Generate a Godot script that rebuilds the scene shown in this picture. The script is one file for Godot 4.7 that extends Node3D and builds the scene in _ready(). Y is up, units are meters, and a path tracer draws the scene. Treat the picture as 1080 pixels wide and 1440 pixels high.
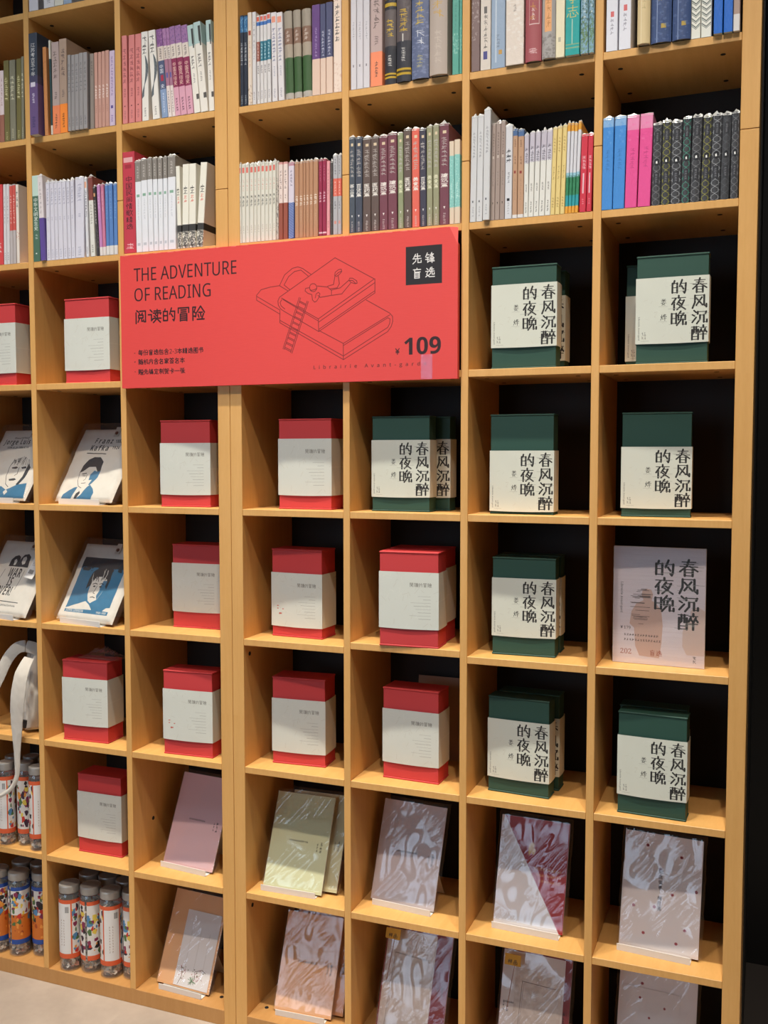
extends Node3D
# A bookshop wall: a cubby bookcase with rows of books above and boxed sets, cards, tote bags and jars below.

const ROWS := ["z", "a", "b", "c", "d", "e", "f", "g", "h"]
const PITCH := 0.36            # from shelf to shelf
const BOARD := 0.018           # shelf thickness
const DEPTH := 0.30            # depth of a cubby
# left and right faces of the upright boards, from left to right
const UPRIGHTS := [[-0.6680, -0.6303], [-0.3277, -0.3088], [-0.0062, 0.0127], [0.3152, 0.3531], [0.3543, 0.3898], [0.6924, 0.7113], [1.0138, 1.0327], [1.3353, 1.3542], [1.6567, 1.6966]]
# the seven bays between them
const BAYS := [[-0.6303, -0.3277], [-0.3088, -0.0062], [0.0127, 0.3152], [0.3898, 0.6924], [0.7113, 1.0138], [1.0327, 1.3353], [1.3542, 1.6567]]

var M := {}                    # materials
var taken := {}                # names in use
var rng := RandomNumberGenerator.new()
var noise := FastNoiseLite.new()
var soft := FastNoiseLite.new()   # one octave, for smooth creases
var fonts := {}


func shelf_y(row: String) -> float:
	return 2.9255 - PITCH * ROWS.find(row)


func _ready() -> void:
	rng.seed = 20
	noise.seed = 5
	noise.frequency = 1.0
	soft.seed = 11
	soft.frequency = 1.0
	soft.fractal_type = FastNoiseLite.FRACTAL_NONE
	set_view()
	set_light()
	make_materials()
	build_room()
	build_bookcases()
	build_books()
	build_sign()
	build_boxes()
	build_poster()
	build_cards()
	build_bags()
	build_jars()


# ---------------------------------------------------------------- camera, sky, lamps, exposure
func set_view() -> void:
	var cam := Camera3D.new()
	cam.name = "camera"
	add_child(cam)
	cam.position = Vector3(1.72769, 1.63854, 2.33799)
	cam.rotation_degrees = Vector3(-3.4564, 21.4781, -0.026)
	cam.fov = 55.5524
	cam.near = 0.05
	cam.far = 60.0
	cam.current = true
	var we := WorldEnvironment.new()
	we.name = "environment"
	var e := Environment.new()
	e.background_mode = Environment.BG_COLOR
	e.background_color = Color(0.02, 0.02, 0.02)
	e.tonemap_mode = Environment.TONE_MAPPER_LINEAR
	e.tonemap_exposure = 0.66
	e.sdfgi_enabled = true
	e.ssao_enabled = true
	e.ssil_enabled = true
	we.environment = e
	add_child(we)


func set_light() -> void:
	# five track spots high above the bookcase, a little in front of it; the leftmost is a warmer bulb
	for x in [-0.75, -0.10, 0.50, 1.10, 1.75]:
		spot_lamp(Vector3(x, 4.95, 0.98), Vector3(x, -0.5, 0.06), 19.5, 11.8, 0.05, Color(1.0, 0.94, 0.86) if x < -0.5 else Color(1.0, 0.985, 0.925))
	# two more on a second track further out
	for x in [0.1, 1.9]:
		spot_lamp(Vector3(x, 4.95, 2.3), Vector3(0.75, 0.4, -0.1), 32.0, 7.8, 0.06, Color(1.0, 0.94, 0.87))
	# two lines of cool white strip lights over the shop floor
	for z in [1.75, 3.3]:
		for x in [-0.9, 0.9, 2.7]:
			strip_light(Vector3(x, 5.1, z), 1.5, 0.36, 0.7)
	# daylight from the shop windows opposite the bookcase
	for x in [-3.2, -1.9, -0.6]:
		shop_window(Vector3(x, 0.9, 6.5), 0.85, 2.1, 0.5)


func shop_window(at: Vector3, w: float, h: float, energy: float) -> void:
	window_count += 1
	var t := Node3D.new()
	t.name = "window_%d" % window_count
	add_child(t)
	t.position = at
	t.set_meta("kind", "structure")
	var st := S()
	for q in [[-0.06, -0.06, w + 0.06, 0.0], [-0.06, h, w + 0.06, h + 0.06], [-0.06, 0.0, 0.0, h], [w, 0.0, w + 0.06, h], [w / 2 - 0.025, 0.0, w / 2 + 0.025, h], [0.0, h * 0.62, w / 2 - 0.025, h * 0.62 + 0.04], [w / 2 + 0.025, h * 0.62, w, h * 0.62 + 0.04]]:
		box(st, Vector3(q[0], q[1], -0.06), Vector3(q[2], q[3], 0.0))
	mi("window_frame", st.commit(), mat(Color(0.12, 0.11, 0.1), 0.5), t)
	var sp := S()
	box(sp, Vector3(0, 0, -0.02), Vector3(w, h, -0.012))
	mi("window_pane", sp.commit(), glow(Color(0.78, 0.89, 1.0), 7.0), t)
	var l := AreaLight3D.new()
	l.name = "daylight"
	t.add_child(l)
	l.position = Vector3(w / 2, h / 2, -0.08)
	l.area_size = Vector2(w, h)
	l.area_range = 16.0
	l.area_attenuation = 2.0
	l.light_color = Color(0.82, 0.91, 1.0)
	l.light_energy = energy
	l.shadow_enabled = true


var window_count := 0


func spot_lamp(at: Vector3, target: Vector3, angle: float, energy: float, size: float, tint: Color) -> void:
	var t := thing("track_spotlight", "black track spotlight on the ceiling, %s, %s" % [ordinal(lamp_count), "aimed at the bookcase"], "spotlight", at, "track spotlights")
	lamp_count += 1
	var aim := (target - at).normalized()
	var turn := Basis.looking_at(aim, Vector3.FORWARD)
	var st := S()
	lathe(st, [Vector2(0.0, -0.16), Vector2(0.045, -0.16), Vector2(0.05, -0.15), Vector2(0.055, 0.0), Vector2(0.05, 0.0), Vector2(0.045, -0.03)], 20)
	var can := mi("can", st.commit(), mat(Color(0.03, 0.03, 0.03), 0.4), t)
	can.transform = Transform3D(turn * Basis(Vector3.RIGHT, -PI / 2), Vector3.ZERO)
	var st2 := S()
	lathe(st2, [Vector2(0.0, -0.025), Vector2(0.043, -0.025), Vector2(0.043, -0.028), Vector2(0.0, -0.028)], 20)
	var lens := mi("lamp_lens", st2.commit(), glow(tint, 6.0), t)
	lens.transform = can.transform
	var st3 := S()
	box(st3, Vector3(-0.012, 0.1, -0.012), Vector3(0.012, 0.26, 0.012))
	mi("stem", st3.commit(), mat(Color(0.03, 0.03, 0.03), 0.4), t)
	var l := SpotLight3D.new()
	l.name = "spot"
	t.add_child(l)
	l.transform = Transform3D(turn, aim * 0.02)
	l.spot_angle = angle
	l.spot_angle_attenuation = 1.0
	l.spot_range = 12.0
	l.spot_attenuation = 2.0
	l.light_color = tint
	l.light_energy = energy
	l.light_size = size
	l.shadow_enabled = true


func strip_light(at: Vector3, length: float, width: float, energy: float) -> void:
	var t := thing("strip_light", "white strip light under the ceiling, %s, %s line" % [["left end", "middle", "right end"][panel_count % 3], "near" if panel_count < 3 else "far"], "light", at, "ceiling strip lights")
	panel_count += 1
	var st := S()
	box(st, Vector3(-length / 2 - 0.01, 0.0, -width / 2 - 0.01), Vector3(length / 2 + 0.01, 0.05, width / 2 + 0.01))
	mi("housing", st.commit(), mat(Color(0.8, 0.8, 0.8), 0.5), t)
	for e in [-0.5, 0.5]:
		var w := S()
		box(w, Vector3(e * length - 0.004, 0.05, -0.004), Vector3(e * length + 0.004, 0.2, 0.004))
		mi("hanger", w.commit(), mat(Color(0.5, 0.5, 0.5), 0.5), t)
	var st2 := S()
	box(st2, Vector3(-length / 2, -0.006, -width / 2), Vector3(length / 2, 0.0, width / 2))
	mi("light_diffuser", st2.commit(), glow(Color(0.84, 0.92, 1.0), 3.0), t)
	var l := AreaLight3D.new()
	l.name = "area"
	t.add_child(l)
	l.position = Vector3(0, -0.02, 0)
	l.rotation_degrees = Vector3(-90, 0, 0)
	l.area_size = Vector2(length, width)
	l.area_range = 14.0
	l.area_attenuation = 2.0
	l.light_color = Color(0.86, 0.93, 1.0)
	l.light_energy = energy
	l.shadow_enabled = true


var lamp_count := 0
var panel_count := 0


func ordinal(i: int) -> String:
	return ["first", "second", "third", "fourth", "fifth", "sixth", "seventh", "eighth", "ninth", "tenth", "eleventh", "twelfth", "thirteenth"][i]


func number(i: int) -> String:
	return ["zero", "one", "two", "three", "four", "five", "six", "seven", "eight", "nine", "ten", "eleven", "twelve", "thirteen"][i]


# ---------------------------------------------------------------- materials
func mat(c: Color, rough := 0.6, metal := 0.0) -> StandardMaterial3D:
	var m := StandardMaterial3D.new()
	m.albedo_color = c
	m.roughness = rough
	m.metallic = metal
	return m


func glow(c: Color, e: float) -> StandardMaterial3D:
	var m := mat(c, 0.5)
	m.emission_enabled = true
	m.emission = c
	m.emission_energy_multiplier = e
	return m


func textured(img: Image, rough := 0.6) -> StandardMaterial3D:
	var m := mat(Color.WHITE, rough)
	m.albedo_texture = ImageTexture.create_from_image(img)
	return m


func film(c: Color, alpha: float, rough: float) -> StandardMaterial3D:
	var m := mat(Color(c.r, c.g, c.b, alpha), rough)
	m.transparency = BaseMaterial3D.TRANSPARENCY_ALPHA
	m.metallic_specular = 0.9
	return m


func wood(stretch: Vector3, seed_: int) -> StandardMaterial3D:
	# fine straight grain with small flecks over a honey-coloured veneer
	var n := FastNoiseLite.new()
	n.seed = seed_
	n.frequency = 0.02
	n.fractal_octaves = 4
	var n2 := FastNoiseLite.new()
	n2.seed = seed_ + 9
	n2.frequency = 0.11
	var img := Image.create(512, 512, false, Image.FORMAT_RGB8)
	for y in 512:
		for x in 512:
			var g := n.get_noise_2d(x * 2.2, y * 0.12) * 0.55 + n2.get_noise_2d(x * 1.4, y * 0.35) * 0.3 + n.get_noise_2d(x * 0.3 + 900, y * 0.3) * 0.35
			var k := 0.5 + g * 0.7
			img.set_pixel(x, y, Color(0.835, 0.62, 0.345).lerp(Color(0.885, 0.68, 0.41), clampf(k, 0, 1)))
	var m := textured(img, 0.48)
	m.uv1_triplanar = true
	m.uv1_world_triplanar = true
	m.uv1_scale = stretch
	return m


func make_materials() -> void:
	M.upright = wood(Vector3(2.2, 1.1, 2.2), 3)
	var h := wood(Vector3(2.2, 2.2, 2.2), 4)
	M.shelf = h
	M.base = h.duplicate()          # the bottom rail is a browner board
	M.base.albedo_color = Color(0.86, 0.83, 0.84)
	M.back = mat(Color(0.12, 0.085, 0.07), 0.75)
	M.hole = mat(Color(0.06, 0.04, 0.03), 0.7)
	M.page = mat(Color(0.87, 0.83, 0.74), 0.85)
	M.film = film(Color(0.95, 0.97, 1.0), 0.025, 0.06)
	M.tip = film(Color(0.93, 0.93, 0.92), 0.5, 0.25)
	M.white_card = mat(Color(0.86, 0.84, 0.82), 0.55)
	M.red_box = mat(Color(0.78, 0.225, 0.23), 0.62)
	M.green_box = mat(Color(0.14, 0.285, 0.235), 0.6)


# ---------------------------------------------------------------- nodes
func numbered(called: String) -> String:
	var n: int = taken.get(called, 0)
	taken[called] = n + 1
	return called if n == 0 else "%s_%03d" % [called, n]


func thing(called: String, label: String, category: String, at := Vector3.ZERO, group := "") -> Node3D:
	var o := Node3D.new()
	o.name = numbered(called)
	add_child(o)
	o.position = at
	tag(o, label, category, group)
	return o


func tag(o: Node3D, label: String, category: String, group := "") -> void:
	o.set_meta("label", label)
	o.set_meta("category", category)
	if group != "":
		o.set_meta("group", group)


func mi(called: String, mesh: Mesh, material: Material, parent: Node) -> MeshInstance3D:
	var o := MeshInstance3D.new()
	o.name = numbered(called) if parent == self else called
	o.mesh = mesh
	o.material_override = material
	parent.add_child(o, true)
	return o


func structure(called: String, lo: Vector3, hi: Vector3, material: Material) -> MeshInstance3D:
	var st := S()
	box(st, lo, hi)
	var o := mi(called, st.commit(), material, self)
	o.set_meta("kind", "structure")
	return o


# ---------------------------------------------------------------- shapes
func S(smooth := false) -> SurfaceTool:
	var st := SurfaceTool.new()
	st.begin(Mesh.PRIMITIVE_TRIANGLES)
	st.set_smooth_group(0 if smooth else -1)
	st.set_meta("flat", true)
	return st


func face(st: SurfaceTool, pts: Array, out: Vector3, uvs := []) -> void:
	# one flat polygon that faces OUT
	var n: Vector3 = (pts[1] - pts[0]).cross(pts[2] - pts[0])
	var order := range(pts.size())
	if n.dot(out) > 0:
		order.reverse()
	var nn := -n.normalized() if n.dot(out) <= 0 else n.normalized()
	for k in range(1, pts.size() - 1):
		for i in [order[0], order[k], order[k + 1]]:
			st.set_normal(nn)
			st.set_uv(uvs[i] if uvs.size() else Vector2.ZERO)
			st.add_vertex(pts[i])


func box(st: SurfaceTool, lo: Vector3, hi: Vector3, r := 0.0) -> void:
	# a box whose edges are chamfered by R
	var c := (lo + hi) / 2
	var h := (hi - lo) / 2
	for ax in 3:
		for s in [-1.0, 1.0]:
			var o := Vector3.ZERO
			o[ax] = s
			var u := (ax + 1) % 3
			var v := (ax + 2) % 3
			var pts := []
			for q in [[-1, -1], [1, -1], [1, 1], [-1, 1]]:
				var p := Vector3.ZERO
				p[ax] = s * h[ax]
				p[u] = q[0] * (h[u] - r)
				p[v] = q[1] * (h[v] - r)
				pts.append(c + p)
			face(st, pts, o)
	if r <= 0.0:
		return
	for ax in 3:
		var u := (ax + 1) % 3
		var v := (ax + 2) % 3
		for su in [-1.0, 1.0]:
			for sv in [-1.0, 1.0]:
				var o := Vector3.ZERO
				o[u] = su
				o[v] = sv
				var pts := []
				for q in [[-1, 0], [1, 0], [1, 1], [-1, 1]]:
					var p := Vector3.ZERO
					p[ax] = q[0] * (h[ax] - r)
					p[u] = su * (h[u] - (r if q[1] else 0.0))
					p[v] = sv * (h[v] - (0.0 if q[1] else r))
					pts.append(c + p)
				face(st, pts, o)
	for sx in [-1.0, 1.0]:
		for sy in [-1.0, 1.0]:
			for sz in [-1.0, 1.0]:
				var s := Vector3(sx, sy, sz)
				var pts := []
				for k in 3:
					var p := s * (h - Vector3(r, r, r))
					p[k] = s[k] * h[k]
					pts.append(c + p)
				face(st, pts, s)


func lathe(st: SurfaceTool, profile: Array, n: int) -> void:
	# profile of (radius, height) turned round the y axis
	for k in profile.size() - 1:
		var a: Vector2 = profile[k]
		var b: Vector2 = profile[k + 1]
		var t := (b - a).normalized()
		for i in n:
			var a0 := TAU * i / n
			var a1 := TAU * (i + 1) / n
			var d0 := Vector3(sin(a0), 0, cos(a0))
			var d1 := Vector3(sin(a1), 0, cos(a1))
			var q := [[d0, a, i], [d1, a, i + 1], [d1, b, i + 1], [d0, b, i]]
			for j in [0, 2, 1, 0, 3, 2]:
				var d: Vector3 = q[j][0]
				var p: Vector2 = q[j][1]
				st.set_normal((d * -t.y * -1.0 + Vector3.UP * -t.x).normalized())
				st.set_uv(Vector2(float(q[j][2]) / n, p.y))
				st.add_vertex(d * p.x + Vector3.UP * p.y)


func grid(nu: int, nv: int, f: Callable) -> ArrayMesh:
	# a smooth sheet: f(u, v) gives the point, u to the right and v downwards
	var st := SurfaceTool.new()
	st.begin(Mesh.PRIMITIVE_TRIANGLES)
	var pts := []
	for j in nv + 1:
		for i in nu + 1:
			pts.append(f.call(float(i) / nu, float(j) / nv))
	for j in nv + 1:
		for i in nu + 1:
			var du: Vector3 = pts[j * (nu + 1) + mini(i + 1, nu)] - pts[j * (nu + 1) + maxi(i - 1, 0)]
			var dv: Vector3 = pts[mini(j + 1, nv) * (nu + 1) + i] - pts[maxi(j - 1, 0) * (nu + 1) + i]
			st.set_normal(dv.cross(du).normalized())
			st.set_uv(Vector2(float(i) / nu, float(j) / nv))
			st.add_vertex(pts[j * (nu + 1) + i])
	for j in nv:
		for i in nu:
			var a := j * (nu + 1) + i
			for k in [a, a + 1, a + nu + 2, a, a + nu + 2, a + nu + 1]:
				st.add_index(k)
	return st.commit()


# ---------------------------------------------------------------- drawing print into images
# Chinese characters as brush strokes on a 20 x 20 grid; an entry that starts with a name is another entry fitted into (x, y, w, h)
const GLYPHS := {
	"say": [[3, 1, 6, 4], [0, 8, 5, 8, 5, 17, 8, 14]],
	"gate": [[4, 1, 7, 3], [3, 4, 3, 20], [9, 2, 18, 2, 18, 18, 16, 18]],
	"white": [[9, 0, 7, 4], [3, 4, 17, 4, 17, 19, 3, 19, 3, 4], [3, 11, 17, 11]],
	"ladle": [[8, 0, 2, 9], [6, 5, 18, 5, 17, 16, 15, 19, 12, 17], [7, 9, 12, 13]],
	"mound": [[3, 1, 3, 20], [3, 1, 10, 1, 6, 8, 11, 10, 10, 15, 6, 14]],
	"all": [[10, 0, 1, 9], [10, 0, 19, 9], [6, 9, 14, 9], [4, 12, 6, 16], [10, 11, 11, 15], [17, 11, 13, 18], [2, 19, 18, 19]],
	"metal": [[7, 0, 1, 8], [6, 4, 13, 4], [4, 9, 12, 9], [1, 13, 13, 13], [8, 9, 8, 19, 13, 16]],
	"meet": [[9, 0, 2, 7], [7, 3, 15, 3, 3, 11], [6, 5, 18, 11], [4, 12, 16, 12], [3, 14.5, 17, 14.5], [1, 17, 19, 17], [10, 10, 10, 20]],
	"walk": [[3, 2, 6, 5], [1, 8, 6, 8, 3, 14, 7, 17], [1, 19, 5, 16, 9, 19, 20, 19]],
	"man": [[8, 0, 1, 10], [5, 6, 5, 20]],
	"rice": [[3, 2, 6, 6], [17, 2, 13, 6], [1, 9, 19, 9], [10, 0, 10, 20], [9, 10, 1, 18], [11, 10, 19, 18]],
	"tree": [[1, 6, 12, 6], [7, 0, 7, 20], [6, 7, 1, 15], [8, 8, 11, 12]],
	"bamboo": [[4, 0, 1, 4], [3, 2, 9, 2], [6, 2, 7, 4], [13, 0, 10, 4], [12, 2, 19, 2], [15, 2, 16, 4]],
	"grass": [[1, 3, 19, 3], [6, 0, 6, 6], [14, 0, 14, 6]],
	"water": [[3, 1, 6, 4], [1, 7, 4, 9], [1, 18, 6, 11]],
	"sun": [[1, 3, 7, 3, 7, 17, 1, 17, 1, 3], [1, 10, 7, 10]],
	"flower_side": [[13, 0, 10, 5], [12, 3, 12, 9], [18, 1, 14, 5], [15, 0, 15, 8, 20, 8, 20, 6], [10, 13, 20, 13], [15, 9, 15, 20]],
	"青": [[3, 2, 17, 2], [5, 5, 15, 5], [1, 8, 19, 8], [10, 0, 10, 8], [5, 11, 15, 11, 15, 20, 13, 19], [5, 11, 5, 20], [5, 14, 15, 14], [5, 17, 15, 17]],
	"阅": [["gate", 0, 0, 20, 20], [8, 5, 9, 7], [13, 5, 12, 7], [7, 8, 14, 8], [7, 8, 7, 12], [14, 8, 14, 12], [7, 12, 14, 12], [9, 12, 6, 18], [12, 12, 12, 17, 15, 17, 15, 15]],
	"读": [["say", 0, 0, 20, 20], [14, 1, 14, 5], [9, 3, 19, 3], [8, 6, 20, 6, 19, 8], [11, 8, 13, 10], [9, 10.5, 11, 12], [8, 14, 20, 14], [15, 7, 14, 14, 8, 20], [15, 16, 19, 20]],
	"的": [["white", 0, 1, 9, 18], ["ladle", 10, 0, 10, 20]],
	"冒": [[2, 1, 18, 1, 18, 8], [2, 1, 2, 8], [6, 4, 14, 4], [6, 7, 14, 7], [5, 10, 15, 10, 15, 20], [5, 10, 5, 20], [5, 13, 15, 13], [5, 16, 15, 16], [5, 19, 15, 19]],
	"险": [["mound", 0, 0, 12, 20], ["all", 7, 0, 13, 20]],
	"先": [[7, 1, 3, 8], [5, 5, 17, 5], [11, 0, 11, 10], [1, 10, 19, 10], [8, 10, 7, 15, 1, 20], [12, 10, 12, 18, 19, 18, 19, 14]],
	"锋": [["metal", 0, 0, 13, 20], ["meet", 9, 0, 11, 20]],
	"盲": [[10, 0, 10, 3], [2, 3, 18, 3], [5, 3, 5, 8, 17, 8], [5, 10, 15, 10, 15, 20, 5, 20, 5, 10], [5, 13.5, 15, 13.5], [5, 16.5, 15, 16.5]],
	"选": [["walk", 0, 0, 20, 20], ["先", 7, 0, 13, 16]],
	"每": [[6, 0, 2, 7], [5, 3, 18, 3], [5, 7, 16, 7, 15, 20, 12, 19], [5, 7, 3, 16, 15, 16], [1, 12, 19, 12], [9, 8, 11, 11], [9, 13, 11, 15]],
	"份": [["man", 0, 0, 12, 20], [11, 1, 7, 9], [15, 1, 20, 9], [9, 10, 18, 10, 17, 19, 14, 18], [12, 10, 8, 20]],
	"包": [[6, 0, 1, 8], [5, 4, 17, 4, 17, 13, 14, 13], [4, 8, 12, 8, 12, 13, 4, 13], [4, 8, 4, 19, 18, 19, 18, 15]],
	"含": [[10, 0, 1, 8], [10, 0, 19, 8], [9, 5, 11, 7], [5, 9, 14, 9, 12, 12], [4, 13, 16, 13, 16, 20, 4, 20, 4, 13]],
	"本": [[1, 5, 19, 5], [10, 0, 10, 20], [9, 6, 1, 15], [11, 6, 19, 15], [6, 15, 14, 15]],
	"精": [["rice", 0, 1, 8, 18], ["青", 9, 0, 11, 20]],
	"图": [[2, 1, 18, 1, 18, 20, 2, 20, 2, 1], [9, 3, 5, 9], [8, 5, 14, 5, 5, 13], [7, 7, 15, 12], [9, 12, 12, 14], [8, 15, 13, 17]],
	"书": [[3, 4, 15, 4, 15, 8], [1, 9, 18, 9, 17, 16, 14, 15], [9, 0, 9, 20], [14, 1, 17, 3]],
	"随": [["mound", 0, 0, 11, 20], [7, 3, 8, 6], [6, 9, 9, 9, 8, 15, 10, 16], [6, 19, 9, 16, 12, 19, 20, 19], [10, 3, 20, 3], [14, 0, 10, 9], [13, 8, 19, 8, 19, 16, 17, 16], [13, 8, 13, 16], [13, 11, 19, 11], [13, 13.5, 19, 13.5]],
	"机": [["tree", 0, 0, 16, 20], [13, 2, 12, 12, 9, 20], [13, 2, 17, 2, 17, 18, 20, 18, 20, 14]],
	"内": [[3, 4, 3, 20], [3, 4, 17, 4, 17, 18, 14, 19], [10, 0, 10, 7, 5, 15], [10, 8, 15, 14]],
	"名": [[8, 0, 2, 8], [7, 4, 16, 4, 12, 11, 2, 17], [7, 7, 10, 9], [6, 12, 16, 12, 16, 20, 6, 20, 6, 12]],
	"家": [[10, 0, 10, 2], [2, 6, 2, 3, 18, 3, 18, 6], [4, 7, 16, 7], [11, 7, 3, 12], [8, 9, 12, 13, 12, 19, 9, 19], [10, 12, 2, 16], [11, 14, 3, 19], [17, 9, 13, 12], [12, 11, 18, 19]],
	"签": [["bamboo", 0, 0, 20, 20], ["all", 1, 5, 18, 15]],
	"赠": [[1, 1, 7, 1, 7, 13], [1, 1, 1, 13], [4, 4, 4, 12, 0, 19], [5, 14, 7, 19], [11, 0, 12, 3], [18, 0, 17, 3], [9, 4, 20, 4, 20, 11, 9, 11, 9, 4], [14.5, 4, 14.5, 11], [11, 13, 19, 13, 19, 20, 11, 20, 11, 13], [11, 16, 19, 16]],
	"定": [[10, 0, 10, 2], [2, 6, 2, 3, 18, 3, 18, 6], [5, 8, 15, 8], [10, 8, 10, 18], [10, 13, 16, 13], [6, 11, 5, 16, 1, 20], [5, 16, 10, 19, 19, 19]],
	"制": [[4, 1, 2, 5], [3, 3, 11, 3], [1, 7, 12, 7], [7, 0, 7, 20], [3, 11, 11, 11, 11, 16], [3, 11, 3, 17], [15, 3, 15, 14], [19, 0, 19, 19, 16, 18]],
	"贺": [[1, 3, 9, 3, 8, 9, 6, 9], [5, 0, 4, 5, 1, 10], [12, 2, 18, 2, 18, 8, 12, 8, 12, 2], [5, 11, 15, 11, 15, 17], [5, 11, 5, 17], [10, 12, 10, 16, 3, 20], [11, 17, 17, 20]],
	"卡": [[10, 0, 10, 9], [10, 4, 17, 4], [1, 9, 19, 9], [10, 9, 10, 20], [11, 12, 16, 15]],
	"一": [[1, 10, 19, 10]],
	"张": [[1, 2, 8, 2, 8, 7, 2, 7, 2, 12, 9, 12, 8, 19, 5, 18], [17, 1, 12, 6], [10, 9, 20, 9], [12, 1, 12, 19, 15, 16], [13, 10, 20, 19]],
	"春": [[3, 2.5, 17, 2.5], [5, 5.5, 15, 5.5], [1, 8.5, 19, 8.5], [10, 0, 8, 8, 1, 15], [11, 8, 19, 14], [6, 12, 14, 12, 14, 20, 6, 20, 6, 12], [6, 16, 14, 16]],
	"风": [[4, 2, 4, 12, 1, 20], [4, 2, 16, 2, 16, 16, 19, 19, 19, 15], [13, 5, 6, 16], [6, 6, 14, 16]],
	"沉": [["water", 0, 0, 20, 20], [8, 6, 8, 3, 19, 3, 18, 6], [11, 8, 11, 14, 7, 20], [11, 8, 16, 8, 16, 18, 20, 18, 20, 15]],
	"醉": [[0, 2, 10, 2], [1, 6, 9, 6, 9, 20, 1, 20, 1, 6], [3.5, 2, 3.5, 10, 2, 12], [6.5, 2, 6.5, 11, 8, 11], [1, 16, 9, 16], [15.5, 0, 15.5, 3], [11, 3, 20, 3], [13, 5, 11, 10], [13, 7, 15, 10], [18, 5, 16, 10], [18, 7, 20, 10], [11, 13, 20, 13], [15.5, 10, 15.5, 20]],
	"夜": [[10, 0, 10, 3], [1, 3, 19, 3], [6, 4, 1, 12], [4, 9, 4, 20], [12, 5, 8, 12], [11, 7, 17, 7, 14, 14, 8, 20], [11, 10, 13, 12], [10, 13, 19, 20]],
	"晚": [["sun", 0, 0, 20, 20], [13, 0, 9, 6], [12, 3, 17, 3, 15, 6], [10, 6, 19, 6, 19, 12, 10, 12, 10, 6], [14, 6, 13, 13, 8, 20], [16, 12, 16, 19, 20, 19, 20, 16]],
	"娄": [[5, 0, 7, 3], [15, 0, 13, 3], [2, 4, 18, 4], [10, 0, 10, 10], [9, 5, 3, 9], [11, 5, 17, 9], [8, 10, 5, 16, 15, 20], [14, 12, 11, 17, 4, 20], [1, 13, 19, 13]],
	"烨": [[2, 6, 3, 10], [9, 5, 7, 9], [5, 1, 5, 10, 1, 19], [6, 12, 9, 17], ["flower_side", 0, 0, 20, 20]],
	"閱": [[2, 1, 2, 20], [2, 1, 8, 1, 8, 8, 2, 8], [2, 4.5, 8, 4.5], [12, 1, 18, 1, 18, 20, 16, 19], [12, 1, 12, 8, 18, 8], [12, 4.5, 18, 4.5], [8, 9, 9, 10], [12, 9, 11, 10], [7, 11, 13, 11, 13, 14, 7, 14, 7, 11], [9, 14, 7, 19], [11, 14, 12, 18, 14, 18]],
	"讀": [[4, 0, 6, 2], [1, 3, 9, 3], [2, 6, 8, 6], [2, 9, 8, 9], [2, 12, 8, 12, 8, 18, 2, 18, 2, 12], [11, 2, 19, 2], [15, 0, 15, 4], [12, 5, 18, 5], [11, 7, 20, 7, 20, 10, 11, 10, 11, 7], [14, 7, 14, 10], [17, 7, 17, 10], [12, 12, 19, 12, 19, 17, 12, 17, 12, 12], [12, 14.5, 19, 14.5], [13, 17, 10, 20], [17, 17, 20, 20]],
	"險": [["mound", 0, 0, 11, 20], [14, 0, 7, 7], [14, 0, 20, 7], [11, 6, 17, 6], [9, 8, 13, 8, 13, 12, 9, 12, 9, 8], [15, 8, 19, 8, 19, 12, 15, 12, 15, 8], [11, 12, 8, 20], [10, 16, 13, 20], [17, 12, 15, 20], [17, 16, 20, 20]],
	"江": [["water", 0, 0, 20, 20], [9, 3, 19, 3], [14, 3, 14, 17], [8, 17, 20, 17]],
	"苏": [["grass", 0, 0, 20, 20], [3, 9, 16, 9, 15, 18, 12, 18], [9, 6, 8, 13, 2, 20], [3, 12, 1, 16], [17, 12, 19, 16]],
	"考": [[4, 3, 14, 3], [9, 0, 9, 7], [1, 7, 19, 7], [17, 1, 2, 14], [8, 11, 16, 11], [8, 10, 7, 14, 15, 14, 14, 19, 10, 19]],
	"古": [[1, 5, 19, 5], [10, 0, 10, 11], [4, 11, 16, 11, 16, 20, 4, 20, 4, 11]],
	"五": [[2, 2, 18, 2], [9, 2, 6, 18], [3, 9, 15, 9, 14, 18], [1, 18, 19, 18]],
	"十": [[1, 9, 19, 9], [10, 0, 10, 20]],
	"年": [[6, 0, 1, 8], [5, 3, 18, 3], [5, 8, 17, 8], [5, 8, 5, 13], [1, 13, 19, 13], [11, 3, 11, 20]],
	"中": [[2, 5, 18, 5, 18, 13, 2, 13, 2, 5], [10, 0, 10, 20]],
	"华": [["flower_side", -16, 0, 34, 20], [6, 0, 1, 6], [4, 4, 4, 10]],
	"文": [[10, 0, 10, 3], [1, 4, 19, 4], [15, 4, 11, 13, 2, 20], [5, 4, 9, 13, 19, 20]],
	"明": [["sun", 0, 0, 20, 20], [11, 2, 10, 13, 8, 19], [11, 2, 19, 2, 19, 19, 16, 18], [11, 7, 19, 7], [11, 12, 19, 12]],
	"发": [[5, 1, 3, 6, 18, 6], [10, 0, 8, 10, 1, 19], [8, 10, 15, 10, 9, 18, 4, 20], [8, 12, 12, 17, 19, 20], [14, 1, 17, 4]],
	"生": [[5, 1, 2, 8], [4, 5, 17, 5], [10, 0, 10, 19], [3, 12, 17, 12], [1, 19, 19, 19]],
	"史": [[3, 4, 17, 4, 17, 11, 3, 11, 3, 4], [10, 0, 10, 11, 8, 16, 1, 20], [5, 12, 12, 18, 19, 20]],
	"国": [[2, 1, 18, 1, 18, 20, 2, 20, 2, 1], [5, 5, 15, 5], [6, 10, 14, 10], [5, 16, 15, 16], [10, 5, 10, 16], [12, 12, 14, 14]],
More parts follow.
